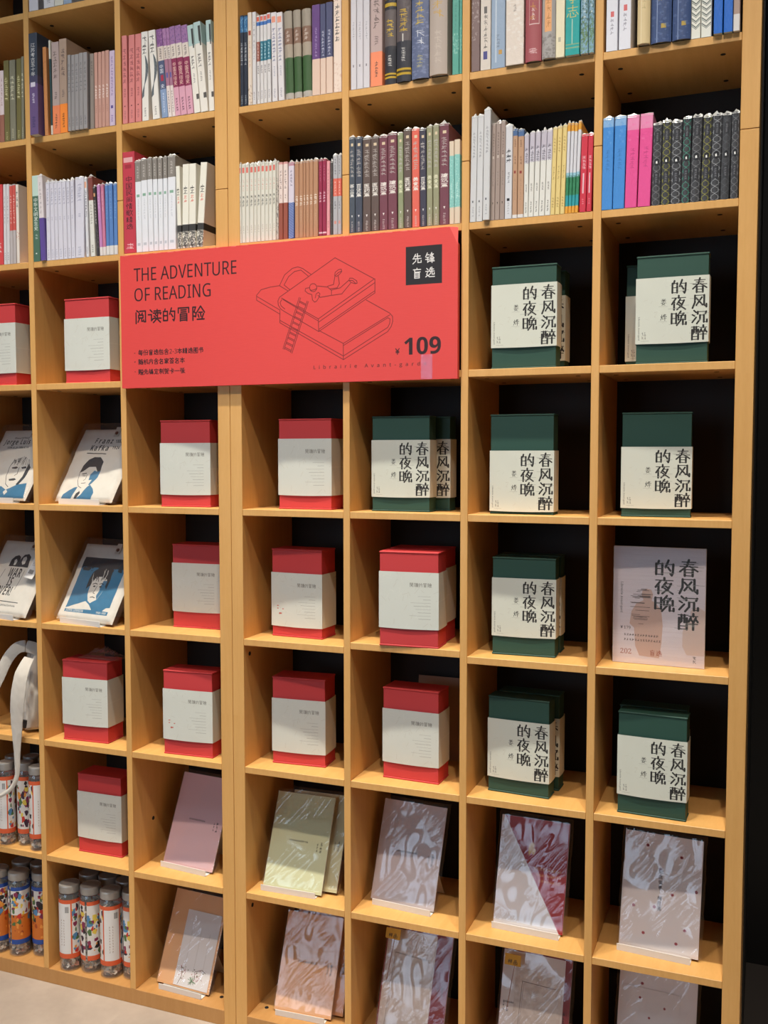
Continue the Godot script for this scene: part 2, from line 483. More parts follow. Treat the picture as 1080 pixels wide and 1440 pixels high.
	"民": [[3, 1, 16, 1, 16, 7, 3, 7], [3, 1, 3, 19, 8, 16], [3, 12, 17, 12], [9, 7, 12, 15, 18, 19, 19, 15]],
	"间": [["gate", 0, 0, 20, 20], [7, 7, 13, 7, 13, 16, 7, 16, 7, 7], [7, 11, 13, 11]],
	"情": [[4, 0, 4, 20], [1, 6, 2, 10], [6, 4, 8, 7], ["青", 8, 0, 12, 20]],
	"歌": [[1, 1, 10, 1], [2, 4, 6, 4, 6, 7, 2, 7, 2, 4], [9, 1, 9, 9], [0, 9, 11, 9], [2, 12, 6, 12, 6, 16, 2, 16, 2, 12], [9, 9, 9, 19, 7, 18], [14, 0, 12, 6], [13, 4, 20, 4, 18, 8], [16, 6, 15, 13, 11, 20], [16, 11, 20, 20]],
	"建": [[8, 3, 18, 3, 18, 9, 8, 9], [7, 6, 20, 6], [8, 12, 18, 12], [7, 15, 19, 15], [13, 0, 13, 17], [1, 2, 6, 2, 3, 8, 6, 8, 4, 15, 1, 19], [1, 11, 5, 17, 19, 20]],
	"筑": [["bamboo", 0, 0, 20, 20], [1, 8, 9, 8], [5, 8, 5, 16], [1, 17, 9, 15], [12, 8, 12, 14, 9, 20], [12, 8, 17, 8, 17, 18, 20, 18, 20, 15], [14, 11, 15, 14]],
	"篇": [["bamboo", 0, 0, 20, 20], [10, 5, 11, 7], [4, 8, 16, 8, 16, 11, 4, 11], [4, 8, 4, 15, 1, 20], [6, 13, 18, 13, 18, 20], [6, 13, 6, 20], [6, 16, 18, 16], [10, 13, 10, 20], [14, 13, 14, 20]],
	"医": [[18, 1, 2, 1, 2, 19, 19, 19], [8, 3, 5, 8], [7, 6, 16, 6], [4, 10, 17, 10], [10, 6, 10, 11, 5, 17], [11, 12, 16, 17]],
	"药": [["grass", 0, 0, 20, 20], [5, 7, 2, 11, 6, 11, 2, 15, 7, 14], [1, 19, 8, 17], [12, 7, 9, 12], [11, 9, 19, 9, 18, 19, 15, 18], [12, 12, 14, 15]],
	"美": [[6, 0, 8, 3], [14, 0, 12, 3], [3, 4, 17, 4], [4, 7, 16, 7], [1, 10, 19, 10], [10, 4, 10, 10], [2, 14, 18, 14], [10, 11, 9, 15, 2, 20], [11, 15, 18, 20]],
	"食": [[10, 0, 1, 8], [10, 0, 19, 8], [10, 4, 11, 6], [5, 7, 15, 7, 15, 13, 5, 13], [5, 10, 15, 10], [5, 7, 5, 19, 9, 17], [15, 13, 9, 15, 18, 20]],
	"百": [[2, 2, 18, 2], [10, 2, 8, 6], [4, 6, 16, 6, 16, 20, 4, 20, 4, 6], [4, 13, 16, 13]],
	"货": [[6, 0, 2, 6], [4, 3, 4, 9], [16, 1, 9, 6], [11, 0, 11, 7, 18, 7, 18, 5], [5, 10, 15, 10, 15, 17], [5, 10, 5, 17], [10, 12, 9, 17, 3, 20], [11, 17, 17, 20]],
	"茶": [["grass", 0, 0, 20, 20], [10, 6, 1, 12], [10, 6, 19, 12], [3, 13, 17, 13], [10, 9, 10, 20], [7, 15, 4, 18], [13, 15, 16, 18]],
	"业": [[7, 1, 7, 18], [13, 1, 13, 18], [2, 5, 5, 13], [18, 5, 15, 13], [1, 19, 19, 19]],
	"军": [[2, 5, 2, 1, 18, 1, 17, 5], [5, 6, 15, 6], [9, 4, 5, 11, 16, 11], [1, 15, 19, 15], [10, 7, 10, 20]],
	"事": [[1, 2, 19, 2], [5, 4, 15, 4, 15, 7, 5, 7, 5, 4], [5, 9.5, 16, 9.5, 16, 15], [1, 12, 19, 12], [5, 15, 16, 15], [10, 0, 10, 20, 7, 19]],
	"志": [[2, 4, 18, 4], [10, 0, 10, 9], [4, 9, 16, 9], [3, 13, 1, 18], [6, 12, 6, 19, 15, 19, 15, 16], [10, 12, 12, 15], [16, 12, 19, 16]],
	"俗": [["man", 0, 0, 12, 20], [10, 1, 8, 5], [16, 1, 19, 5], [13, 4, 7, 12], [13, 4, 20, 12], [10, 13, 17, 13, 17, 20, 10, 20, 10, 13]],
	"样": [["tree", 0, 0, 16, 20], [12, 0, 14, 4], [19, 0, 17, 4], [11, 5, 20, 5], [12, 9, 19, 9], [10, 13, 20, 13], [15.5, 5, 15.5, 20]],
	"品": [[6, 1, 14, 1, 14, 8, 6, 8, 6, 1], [1, 11, 8, 11, 8, 20, 1, 20, 1, 11], [12, 11, 19, 11, 19, 20, 12, 20, 12, 11]],
	"纪": [[5, 0, 1, 6, 6, 6, 1, 13, 8, 11], [1, 18, 8, 16], [11, 3, 19, 3, 19, 9, 11, 9], [11, 9, 11, 18, 20, 18, 20, 14]],
	"念": [[10, 0, 1, 8], [10, 0, 19, 8], [9, 4, 11, 6], [5, 8, 14, 8, 12, 11], [3, 13, 1, 18], [6, 13, 6, 19, 15, 19, 15, 16], [10, 12, 12, 15], [16, 12, 19, 17]],
	"枣": [[2, 3, 18, 3], [10, 0, 10, 15], [5, 6, 15, 6, 15, 10], [5, 6, 5, 10, 15, 10], [9, 9, 2, 14], [11, 9, 18, 14], [8, 15, 11, 17], [7, 18, 11, 20]],
	"梅": [["tree", 0, 0, 15, 20], ["每", 9, 0, 11, 20]],
	"花": [["grass", 0, 0, 20, 20], [6, 6, 1, 13], [4, 10, 4, 20], [17, 9, 9, 15], [10, 6, 10, 19, 18, 19, 18, 16]],
	"笺": [["bamboo", 0, 0, 20, 20], [2, 9, 17, 7], [1, 13, 19, 11], [8, 5, 11, 13, 18, 19, 19, 16], [16, 14, 3, 20], [13, 5, 15, 6]],
	"·": [[9, 10, 11, 10]],
	"¥": [[3, 1, 10, 9, 17, 1], [10, 9, 10, 20], [4, 10, 16, 10], [4, 14, 16, 14]],
}


func blend(img: Image, x: int, y: int, c: Color, a: float) -> void:
	if x >= 0 and y >= 0 and x < img.get_width() and y < img.get_height() and a > 0.0:
		var o := img.get_pixel(x, y)
		var k := minf(a, 1.0) * c.a
		var oa := o.a
		o = o.lerp(Color(c.r, c.g, c.b, 1.0), k) if oa > 0.0 else Color(c.r, c.g, c.b, k)
		if oa > 0.0:
			o.a = oa + (1.0 - oa) * k
		img.set_pixel(x, y, o)


func line(img: Image, x0: float, y0: float, x1: float, y1: float, w: float, c: Color) -> void:
	var a := Vector2(x0, y0)
	var d := Vector2(x1, y1) - a
	var len2 := maxf(d.length_squared(), 1e-6)
	var r := w / 2 + 1.0
	for y in range(int(floor(minf(y0, y1) - r)), int(ceil(maxf(y0, y1) + r)) + 1):
		for x in range(int(floor(minf(x0, x1) - r)), int(ceil(maxf(x0, x1) + r)) + 1):
			var p := Vector2(x + 0.5, y + 0.5) - a
			var t := clampf(p.dot(d) / len2, 0.0, 1.0)
			blend(img, x, y, c, clampf(w / 2 + 0.5 - (p - d * t).length(), 0.0, 1.0))


func polyline(img: Image, pts: Array, w: float, c: Color) -> void:
	for k in range(0, pts.size() - 3, 2):
		line(img, pts[k], pts[k + 1], pts[k + 2], pts[k + 3], w, c)


func strokes_of(ch: String) -> Array:
	var out := []
	for s in GLYPHS.get(ch, []):
		if s[0] is String:
			for t in strokes_of(s[0]):
				var u := []
				for k in range(0, t.size(), 2):
					u.append(s[1] + t[k] * s[3] / 20.0)
					u.append(s[2] + t[k + 1] * s[4] / 20.0)
				out.append(u)
		else:
			out.append(s)
	return out


func character(img: Image, ch: String, x: float, y: float, w: float, h: float, c: Color, thin: float, thick := -1.0) -> void:
	for s in strokes_of(ch):
		for k in range(0, s.size() - 3, 2):
			var d := Vector2((s[k + 2] - s[k]) * w, (s[k + 3] - s[k + 1]) * h)
			var lw := thin if thick < 0 else lerpf(thin, thick, absf(d.y) / maxf(d.length(), 1e-5))
			line(img, x + s[k] * w / 20, y + s[k + 1] * h / 20, x + s[k + 2] * w / 20, y + s[k + 3] * h / 20, lw, c)


func small_mark(img: Image, x: float, y: float, w: float, h: float, c: Color, lw: float) -> void:
	# a character too small to read in the photograph
	for k in 2 + rng.randi() % 2:
		var yy := y + h * rng.randf_range(0.05, 0.95)
		line(img, x + w * rng.randf_range(0, 0.25), yy, x + w * rng.randf_range(0.75, 1), yy, lw, c)
	var xx := x + w * rng.randf_range(0.25, 0.75)
	line(img, xx, y, xx, y + h, lw, c)
	line(img, x + w * 0.5, y + h * 0.45, x + w * (0.0 if rng.randf() < 0.5 else 1.0), y + h, lw, c)


func fill_poly(img: Image, contours: Array, c: Color) -> void:
	# even-odd fill with three scan lines to a pixel
	var lo := INF
	var hi := -INF
	for pts in contours:
		for p in pts:
			lo = minf(lo, p.y)
			hi = maxf(hi, p.y)
	for y in range(maxi(0, int(floor(lo))), mini(img.get_height() - 1, int(ceil(hi))) + 1):
		var cover := {}
		for sub in 3:
			var sy := y + (sub + 0.5) / 3.0
			var xs := []
			for pts in contours:
				for k in pts.size():
					var a: Vector2 = pts[k]
					var b: Vector2 = pts[(k + 1) % pts.size()]
					if (a.y <= sy) != (b.y <= sy):
						xs.append(a.x + (sy - a.y) / (b.y - a.y) * (b.x - a.x))
			xs.sort()
			for k in range(0, xs.size() - 1, 2):
				for x in range(int(floor(xs[k])), int(floor(xs[k + 1])) + 1):
					var share := clampf(minf(x + 1.0, xs[k + 1]) - maxf(x, xs[k]), 0.0, 1.0)
					cover[x] = cover.get(x, 0.0) + share / 3.0
		for x in cover:
			blend(img, x, y, c, cover[x])


func shape(img: Image, flat: Array, c: Color, sx := 1.0, sy := 1.0, ox := 0.0, oy := 0.0) -> void:
	var pts := []
	for k in range(0, flat.size(), 2):
		pts.append(Vector2(ox + flat[k] * sx, oy + flat[k + 1] * sy))
	fill_poly(img, [pts], c)


func font(called: String, bold := false) -> SystemFont:
	var key := called + str(bold)
	if not fonts.has(key):
		var f := SystemFont.new()
		f.font_names = PackedStringArray([called])
		f.font_weight = 700 if bold else 400
		fonts[key] = f
	return fonts[key]


func latin(img: Image, f: Font, text: String, x: float, base: float, size: float, c: Color, squeeze := 1.0, track := 0.0, slant := 0.0) -> float:
	var ts := TextServerManager.get_primary_interface()
	var rid: RID = f.get_rids()[0]
	var k := size / 64.0
	for ch in text:
		var gi := ts.font_get_glyph_index(rid, 64, ch.unicode_at(0), 0)
		var d: Dictionary = ts.font_get_glyph_contours(rid, 64, gi)
		var contours := []
		var first := 0
		if d.has("points"):
			for last in d.contours:
				var raw := []
				for i in range(first, last + 1):
					raw.append(d.points[i])
				first = last + 1
				var pts := []
				var n := raw.size()
				for i in n:
					var p: Vector3 = raw[i]
					var q: Vector3 = raw[(i + 1) % n]
					if p.z == 1.0:
						pts.append(Vector2(p.x, p.y))
					else:
						var o: Vector3 = raw[(i + n - 1) % n]
						var s := Vector2(o.x, o.y) if o.z == 1.0 else Vector2(o.x + p.x, o.y + p.y) / 2
						var e := Vector2(q.x, q.y) if q.z == 1.0 else Vector2(q.x + p.x, q.y + p.y) / 2
						for t in [0.25, 0.5, 0.75, 1.0]:
							pts.append(s.lerp(Vector2(p.x, p.y), t).lerp(Vector2(p.x, p.y).lerp(e, t), t))
				var out := []
				for p in pts:
					out.append(Vector2(x + (p.x - p.y * slant) * k * squeeze, base + p.y * k))
				contours.append(out)
			fill_poly(img, contours, c)
		x += ts.font_get_glyph_advance(rid, 64, gi).x * k * squeeze + track
	return x


func hex(s: String) -> Color:
	return Color.html(s)


func blotches(img: Image, x0: float, x1: float, y0: float, y1: float, c: Color, n: int, size: float) -> void:
	for k in n:
		var x := rng.randf_range(x0, x1)
		var y := rng.randf_range(y0, y1)
		var r := size * rng.randf_range(0.3, 1.2)
		var pts := []
		for i in 7:
			pts.append(Vector2(clampf(x + cos(i * TAU / 7) * r * rng.randf_range(0.5, 1.3), x0, x1), clampf(y + sin(i * TAU / 7) * r * rng.randf_range(0.5, 1.3), y0, y1)))
		fill_poly(img, [pts], c)


# ---------------------------------------------------------------- the room
func build_room() -> void:
	var img := Image.create(512, 512, false, Image.FORMAT_RGB8)
	var n := FastNoiseLite.new()
	n.seed = 31
	n.frequency = 0.012
	n.fractal_octaves = 5
	for y in 512:
		for x in 512:
			var g := n.get_noise_2d(x, y) * 0.5 + n.get_noise_2d(x * 9.0, y * 9.0 + 700) * 0.12
			img.set_pixel(x, y, Color(0.62, 0.56, 0.51).lerp(Color(0.73, 0.665, 0.61), clampf(0.5 + g, 0, 1)))
	var concrete := textured(img, 0.55)
	concrete.uv1_triplanar = true
	concrete.uv1_world_triplanar = true
	concrete.uv1_scale = Vector3(0.6, 0.6, 0.6)
	structure("floor", Vector3(-4, -0.12, -0.4), Vector3(5, 0, 6.5), concrete)
	var alcove := structure("floor_alcove", Vector3(1.70, -0.12, -0.92), Vector3(5, -0.0005, -0.4), mat(Color(0.17, 0.14, 0.125), 0.6))
	alcove.set_meta("label", "dark floor in the alcove right of the bookcase")
	var dark := mat(Color(0.05, 0.042, 0.04), 0.5)
	structure("wall_back", Vector3(-4, -0.12, -1.04), Vector3(5, 5.3, -0.92), dark)
	structure("wall_behind_bookcase", Vector3(-4, -0.12, -0.92), Vector3(1.70, 5.3, -0.33), dark)
	var plaster := mat(Color(0.62, 0.58, 0.53), 0.8)
	structure("wall_left", Vector3(-4.12, -0.12, -1.04), Vector3(-4, 5.3, 6.6), plaster)
	structure("wall_right", Vector3(5, -0.12, -1.04), Vector3(5.12, 5.3, 6.6), mat(Color(0.2, 0.18, 0.17), 0.8))
	structure("wall_front", Vector3(-4, -0.12, 6.5), Vector3(5, 5.3, 6.62), plaster)
	structure("ceiling", Vector3(-4.12, 5.3, -1.04), Vector3(5.12, 5.4, 6.62), mat(Color(0.5, 0.48, 0.46), 0.8))


# ---------------------------------------------------------------- the bookcases
func build_bookcases() -> void:
	var units := [
		[0, 3, "honey-coloured wooden cubby bookcase left of the double post, holding tote bags and jars"],
		[4, 8, "honey-coloured wooden cubby bookcase right of the double post, holding green boxes"],
	]
	var top := shelf_y("z") + PITCH
	for u in units:
		var x0: float = UPRIGHTS[u[0]][0]
		var x1: float = UPRIGHTS[u[1]][1]
		var t := thing("bookcase", u[2], "bookcase", Vector3(x0, 0, 0), "cubby bookcases")
		for k in range(u[0], u[1] + 1):
			var a: float = UPRIGHTS[k][0] - x0
			var b: float = UPRIGHTS[k][1] - x0
			var end: bool = k == u[0] or k == u[1]
			var foot := 0.0 if end else 0.0455
			for part in ([[foot, top - 0.018]] if k == 1 or k == 4 else [[foot, 2.3533], [2.3548, top - 0.018]]):
				var st := S()
				box(st, Vector3(a, part[0], -DEPTH), Vector3(b, part[1], 0), 0.0009)
				mi("side_panel" if end else "divider_panel", st.commit(), M.upright, t)
		var st2 := S()
		box(st2, Vector3(UPRIGHTS[u[0]][1] - x0, 0, -DEPTH), Vector3(UPRIGHTS[u[1]][0] - x0, 0.0455, 0), 0.0009)
		mi("base_board", st2.commit(), M.base, t)
		var st3 := S()
		box(st3, Vector3(0, top - 0.018, -DEPTH), Vector3(x1 - x0, top, 0), 0.0009)
		mi("top_board", st3.commit(), M.shelf, t)
		var st4 := S()
		box(st4, Vector3(0, 0, -DEPTH - 0.012), Vector3(x1 - x0, top, -DEPTH - 0.0003))
		mi("back_panel", st4.commit(), M.back, t)
		for bay in range(u[0] if u[0] == 0 else 3, 3 if u[0] == 0 else 7):
			for row in ["z", "a", "b", "c", "d", "e", "f", "g"]:
				var y := shelf_y(row) + (0.013 if bay == 4 and row == "e" else 0.0)
				var l: float = BAYS[bay][0] - x0 + 0.0003
				var r: float = BAYS[bay][1] - x0 - 0.0003
				var st := S()
				box(st, Vector3(l, y - BOARD, -DEPTH), Vector3(r, y, -0.0004), 0.0009)
				var board := mi("shelf_board", st.commit(), M.shelf, t)
				if row in ["z", "a", "b", "c"]:
					for hx in [l + 0.03, r - 0.042]:
						for hz in [-0.066, -0.235]:
							var sh := S()
							lathe(sh, [Vector2(0, 0), Vector2(0.006, 0), Vector2(0.006, 0.0012), Vector2(0, 0.0012)], 10)
							var hole := mi("screw_cap", sh.commit(), M.hole, board)
							hole.position = Vector3(hx, y - BOARD - 0.0006, hz)
		if u[0] == 4:
			screw_cap(t, Vector3(0.3898, 1.0785, -0.033), Vector3(0, 0, -90))
			screw_cap(t, Vector3(0.3898, 0.3537, -0.036), Vector3(0, 0, -90))
			screw_cap(t, Vector3(0.4213, 0.0455, -0.058), Vector3.ZERO)
		else:
			screw_cap(t, Vector3(0.0127, 0.531, -0.101), Vector3(0, 0, -90))
			screw_cap(t, Vector3(0.272, 0.0455, -0.058), Vector3.ZERO)


func screw_cap(parent: Node3D, at: Vector3, turn: Vector3) -> void:
	var st := S()
	lathe(st, [Vector2(0.0, 0.0012), Vector2(0.0055, 0.0012), Vector2(0.006, 0.0)], 12)
	var o := mi("screw_cap", st.commit(), M.hole, parent)
	o.position = at - parent.position
	o.rotation_degrees = turn


# ---------------------------------------------------------------- the books
func spine_art(img: Image, slot: int, ops: Array) -> void:
	var ox := (slot % 32) * 64
	var oy := (slot / 32) * 512
	for o in ops:
		match o[0]:
			"f":
				img.fill_rect(Rect2i(ox, oy, 64, 512), hex(o[1]))
			"b":
				img.fill_rect(Rect2i(ox, oy + int(o[1] * 512), 64, int(ceil((o[2] - o[1]) * 512))), hex(o[3]))
			"l":
				img.fill_rect(Rect2i(ox + int(o[1] * 52), oy + int(o[3] * 512), maxi(1, int((o[2] - o[1]) * 52)), maxi(1, int((o[4] - o[3]) * 512))), hex(o[5]))
			"p":
				var ch: float = (o[2] - o[1]) * 512 / o[4]
				var cw: float = o[5] * 52
				for k in o[4]:
					small_mark(img, ox + 26 - cw / 2, oy + o[1] * 512 + ch * (k + 0.08), cw, ch * 0.8, hex(o[3]), maxf(1.3, cw * 0.075))
			"c":
				var text: String = o[4]
				var ch: float = (o[2] - o[1]) * 512 / text.length()
				var cw: float = o[5] * 52
				for k in text.length():
					character(img, text[k], ox + 26 - cw / 2, oy + o[1] * 512 + ch * (k + 0.05), cw, ch * 0.86, hex(o[3]), cw * 0.075)
			"n":
				blotches(img, ox, ox + 52, oy + o[1] * 512, oy + o[2] * 512, Color(hex(o[3]), 0.5), o[4], 6.0)
			"z":
				for k in 18:
					var y: float = oy + lerpf(o[1], o[2], k / 18.0) * 512
					var d: float = (o[2] - o[1]) * 512 / 18.0
					polyline(img, [ox + 4, y, ox + 26, y + d * 0.6, ox + 48, y], 4.0, hex(o[3]))
					polyline(img, [ox + 4, y + d * 0.3, ox + 26, y + d * 0.9, ox + 48, y + d * 0.3], 2.0, hex(o[3]))
			"d":
				for k in 22:
					var y: float = oy + lerpf(o[1], o[2], k / 22.0) * 512
					line(img, ox + 3, y + 9, ox + 48, y - 3, 3.0, hex(o[3]))
			"v":
				shape(img, [-6, -7, 6, -7, 0, 7], hex(o[3]), 1, 1, ox + 26, oy + o[2] * 512)
			"x":
				shape(img, [-14, 0, -9, -22, 9, -22, 14, 0, 9, 22, -9, 22], hex("2c2c30"), 1, 1, ox + 26, oy + (o[1] + o[2]) * 256)
				shape(img, [-6, -5, 3, -9, 6, 8, -5, 9], hex(o[3]), 1, 1, ox + 26, oy + (o[1] + o[2]) * 256)
			"w":
				# brushed ink sweep
				for k in 14:
					var a := k * 1.4
					var pts := []
					for j in 12:
						var s := j / 11.0
						pts.append(clampf(ox + 26 + (10.0 + a) * sin(s * 4.2 + 0.4) * (1.0 if k % 2 else 0.8), ox + 2, ox + 50))
						pts.append(oy + lerpf(o[1], o[2], s) * 512 + k)
					polyline(img, pts, 3.0, Color(hex(o[3]), 0.55))
			"h":
				for k in 12:
					var y := oy + k * 43.0
					polyline(img, [ox + 26, y, ox + 44, y + 11, ox + 44, y + 30, ox + 26, y + 41, ox + 8, y + 30, ox + 8, y + 11, ox + 26, y], 2.2, hex(o[1]))
					line(img, ox, y + 20, ox + 8, y + 20, 2.0, hex(o[1]))
					line(img, ox + 44, y + 20, ox + 52, y + 20, 2.0, hex(o[1]))


func book(style: int, row: String, x: float, z: float, w: float, h: float, lean: float, label: String, group: String) -> void:
	var info: Array = SPINES[style]
	var round_back: bool = info[2] == 1
	var d := clampf(h * 0.68, 0.12, 0.19)
	var t := thing("book", label, "book", Vector3(x, shelf_y(row) + 0.0002 + (w * sin(deg_to_rad(lean)) if lean > 0 else 0.0), z), group)
	t.rotation_degrees.z = -lean
	var th := 0.0022 if round_back else 0.0008
	th = minf(th, w * 0.2)
	var outer := [Vector2(0, -d)]
	if round_back:
		var bulge := minf(0.006, w * 0.2)
		for k in 9:
			var s := k / 8.0
			outer.append(Vector2(w * s, -bulge * pow(2 * s - 1, 2)))
	else:
		var r := minf(0.0012, w * 0.15)
		outer.append_array([Vector2(0, -r), Vector2(r, 0), Vector2(w - r, 0), Vector2(w, -r)])
	outer.append(Vector2(w, -d))
	var u0 := (style % 32) * 64.0 / 2048.0
	var v0 := (style / 32) * 512.0 / 2048.0
	var st := S()
	var inner := []
	for p in outer:
		inner.append(Vector2(clampf(p.x, th, w - th), maxf(p.y - th if p.y > -d else p.y, -d)))
	for k in outer.size() - 1:
		var a: Vector2 = outer[k]
		var b: Vector2 = outer[k + 1]
		var out := Vector3(-(b.y - a.y), 0, b.x - a.x)
		out = Vector3(a.x + b.x - w, 0, 0.0) if absf(out.x) > absf(out.z) * 3 else Vector3(0, 0, 1)
		var side := k == 0 or k == outer.size() - 2
		var ua := u0 + (58.0 if side else clampf(a.x / w * 52.0, 0.8, 51.2)) / 2048.0
		var ub := u0 + (58.0 if side else clampf(b.x / w * 52.0, 0.8, 51.2)) / 2048.0
		var va := v0 + 0.001
		var vb := v0 + 511.0 / 2048.0
		face(st, [Vector3(a.x, h, a.y), Vector3(b.x, h, b.y), Vector3(b.x, 0, b.y), Vector3(a.x, 0, a.y)], out, [Vector2(ua, va), Vector2(ub, va), Vector2(ub, vb), Vector2(ua, vb)])
		var ia: Vector2 = inner[k]
		var ib: Vector2 = inner[k + 1]
		var uc := Vector2(u0 + 58.0 / 2048.0, v0 + 0.2 / 4)
		face(st, [Vector3(ia.x, h, ia.y), Vector3(ib.x, h, ib.y), Vector3(ib.x, 0, ib.y), Vector3(ia.x, 0, ia.y)], -out, [uc, uc, uc, uc])
		for yy in [0.0, h]:
			var pts := [Vector3(a.x, yy, a.y), Vector3(b.x, yy, b.y), Vector3(ib.x, yy, ib.y), Vector3(ia.x, yy, ia.y)]
			if ia.distance_to(ib) < 1e-5:
				pts.pop_back()
			face(st, pts, Vector3(0, 1 if yy > 0 else -1, 0), [uc, uc, uc, uc])
	mi("cover", st.commit(), M.spine_wrapped if info[1] == 1 else M.spine, t)
	var sp := S()
	var inset := 0.003 if round_back else 0.0004
	box(sp, Vector3(th, inset, -d + (0.003 if round_back else 0.0005)), Vector3(w - th, h - inset, -th - (0.006 if round_back else 0.0008)))
	mi("pages", sp.commit(), M.page, t)
	if info[1] == 1 and row == "b":
		# the gathered end of the shrink wrap above the spine
		var sw := S()
		var n := 3 + rng.randi() % 3
		var tips := []
		for k in n + 1:
			tips.append(Vector3(w * k / n, h + rng.randf_range(0.0025, 0.0105) * (1.0 - 0.75 * absf(2.0 * k / n - 1)), rng.randf_range(-0.006, -0.002)))
		for k in n:
			var xa := w * k / n
			var xb := w * (k + 1) / n
			face(sw, [Vector3(xa, h - 0.004, 0.0006), tips[k], tips[k + 1], Vector3(xb, h - 0.004, 0.0006)], Vector3(0, 0.3, 1))
			face(sw, [Vector3(xa, h + 0.0004, -0.02), tips[k], tips[k + 1], Vector3(xb, h + 0.0004, -0.02)], Vector3(0, 1, -0.3))
		mi("wrap_end", sw.commit(), M.tip, t)


func build_books() -> void:
	var img := Image.create(2048, 2048, false, Image.FORMAT_RGB8)
	for k in SPINES.size():
		spine_art(img, k, SPINES[k][3])
	M.spine = textured(img, 0.5)
	var bump := Image.create(1024, 1024, false, Image.FORMAT_RGB8)
	for y in 1024:
		for x in 1024:
			var v := 0.5 + 0.5 * noise.get_noise_2d(x * 0.16, y * 0.05) + 0.25 * noise.get_noise_2d(x * 0.5 + 300, y * 0.18)
			bump.set_pixel(x, y, Color(v, v, v))
	var w: StandardMaterial3D = M.spine.duplicate()
	w.roughness = 0.35
	w.clearcoat_enabled = true
	w.clearcoat = 0.9
	w.clearcoat_roughness = 0.1
	w.heightmap_enabled = true
	w.heightmap_texture = ImageTexture.create_from_image(bump)
	w.heightmap_scale = 0.06
	M.spine_wrapped = w
	for cell in BOOKS:
		var list: Array = BOOKS[cell]
		var row: String = cell[0]
		var bay := int(cell[1])
		var where: String = {"z": "topmost row", "a": "upper book row", "b": "lower book row"}[row]
		var count := {}
		for b in list:
			count[b[0]] = count.get(b[0], 0) + 1
		var seen := {}
		for b in list:
			var k: int = seen.get(b[0], 0)
			seen[b[0]] = k + 1
			var total: int = count[b[0]]
			var label: String = "%s, %s, bay %s" % [SPINES[b[0]][0], where, number(bay)]
			if total > 1:
				label = "%s, %s of %s, %s, bay %s" % [SPINES[b[0]][0], ordinal(k), number(total), where.replace(" book", ""), number(bay)]
			book(b[0], row, b[1], b[2], b[3], b[4], b[5], label, "books in the %s, bay %s" % [where, number(bay)])


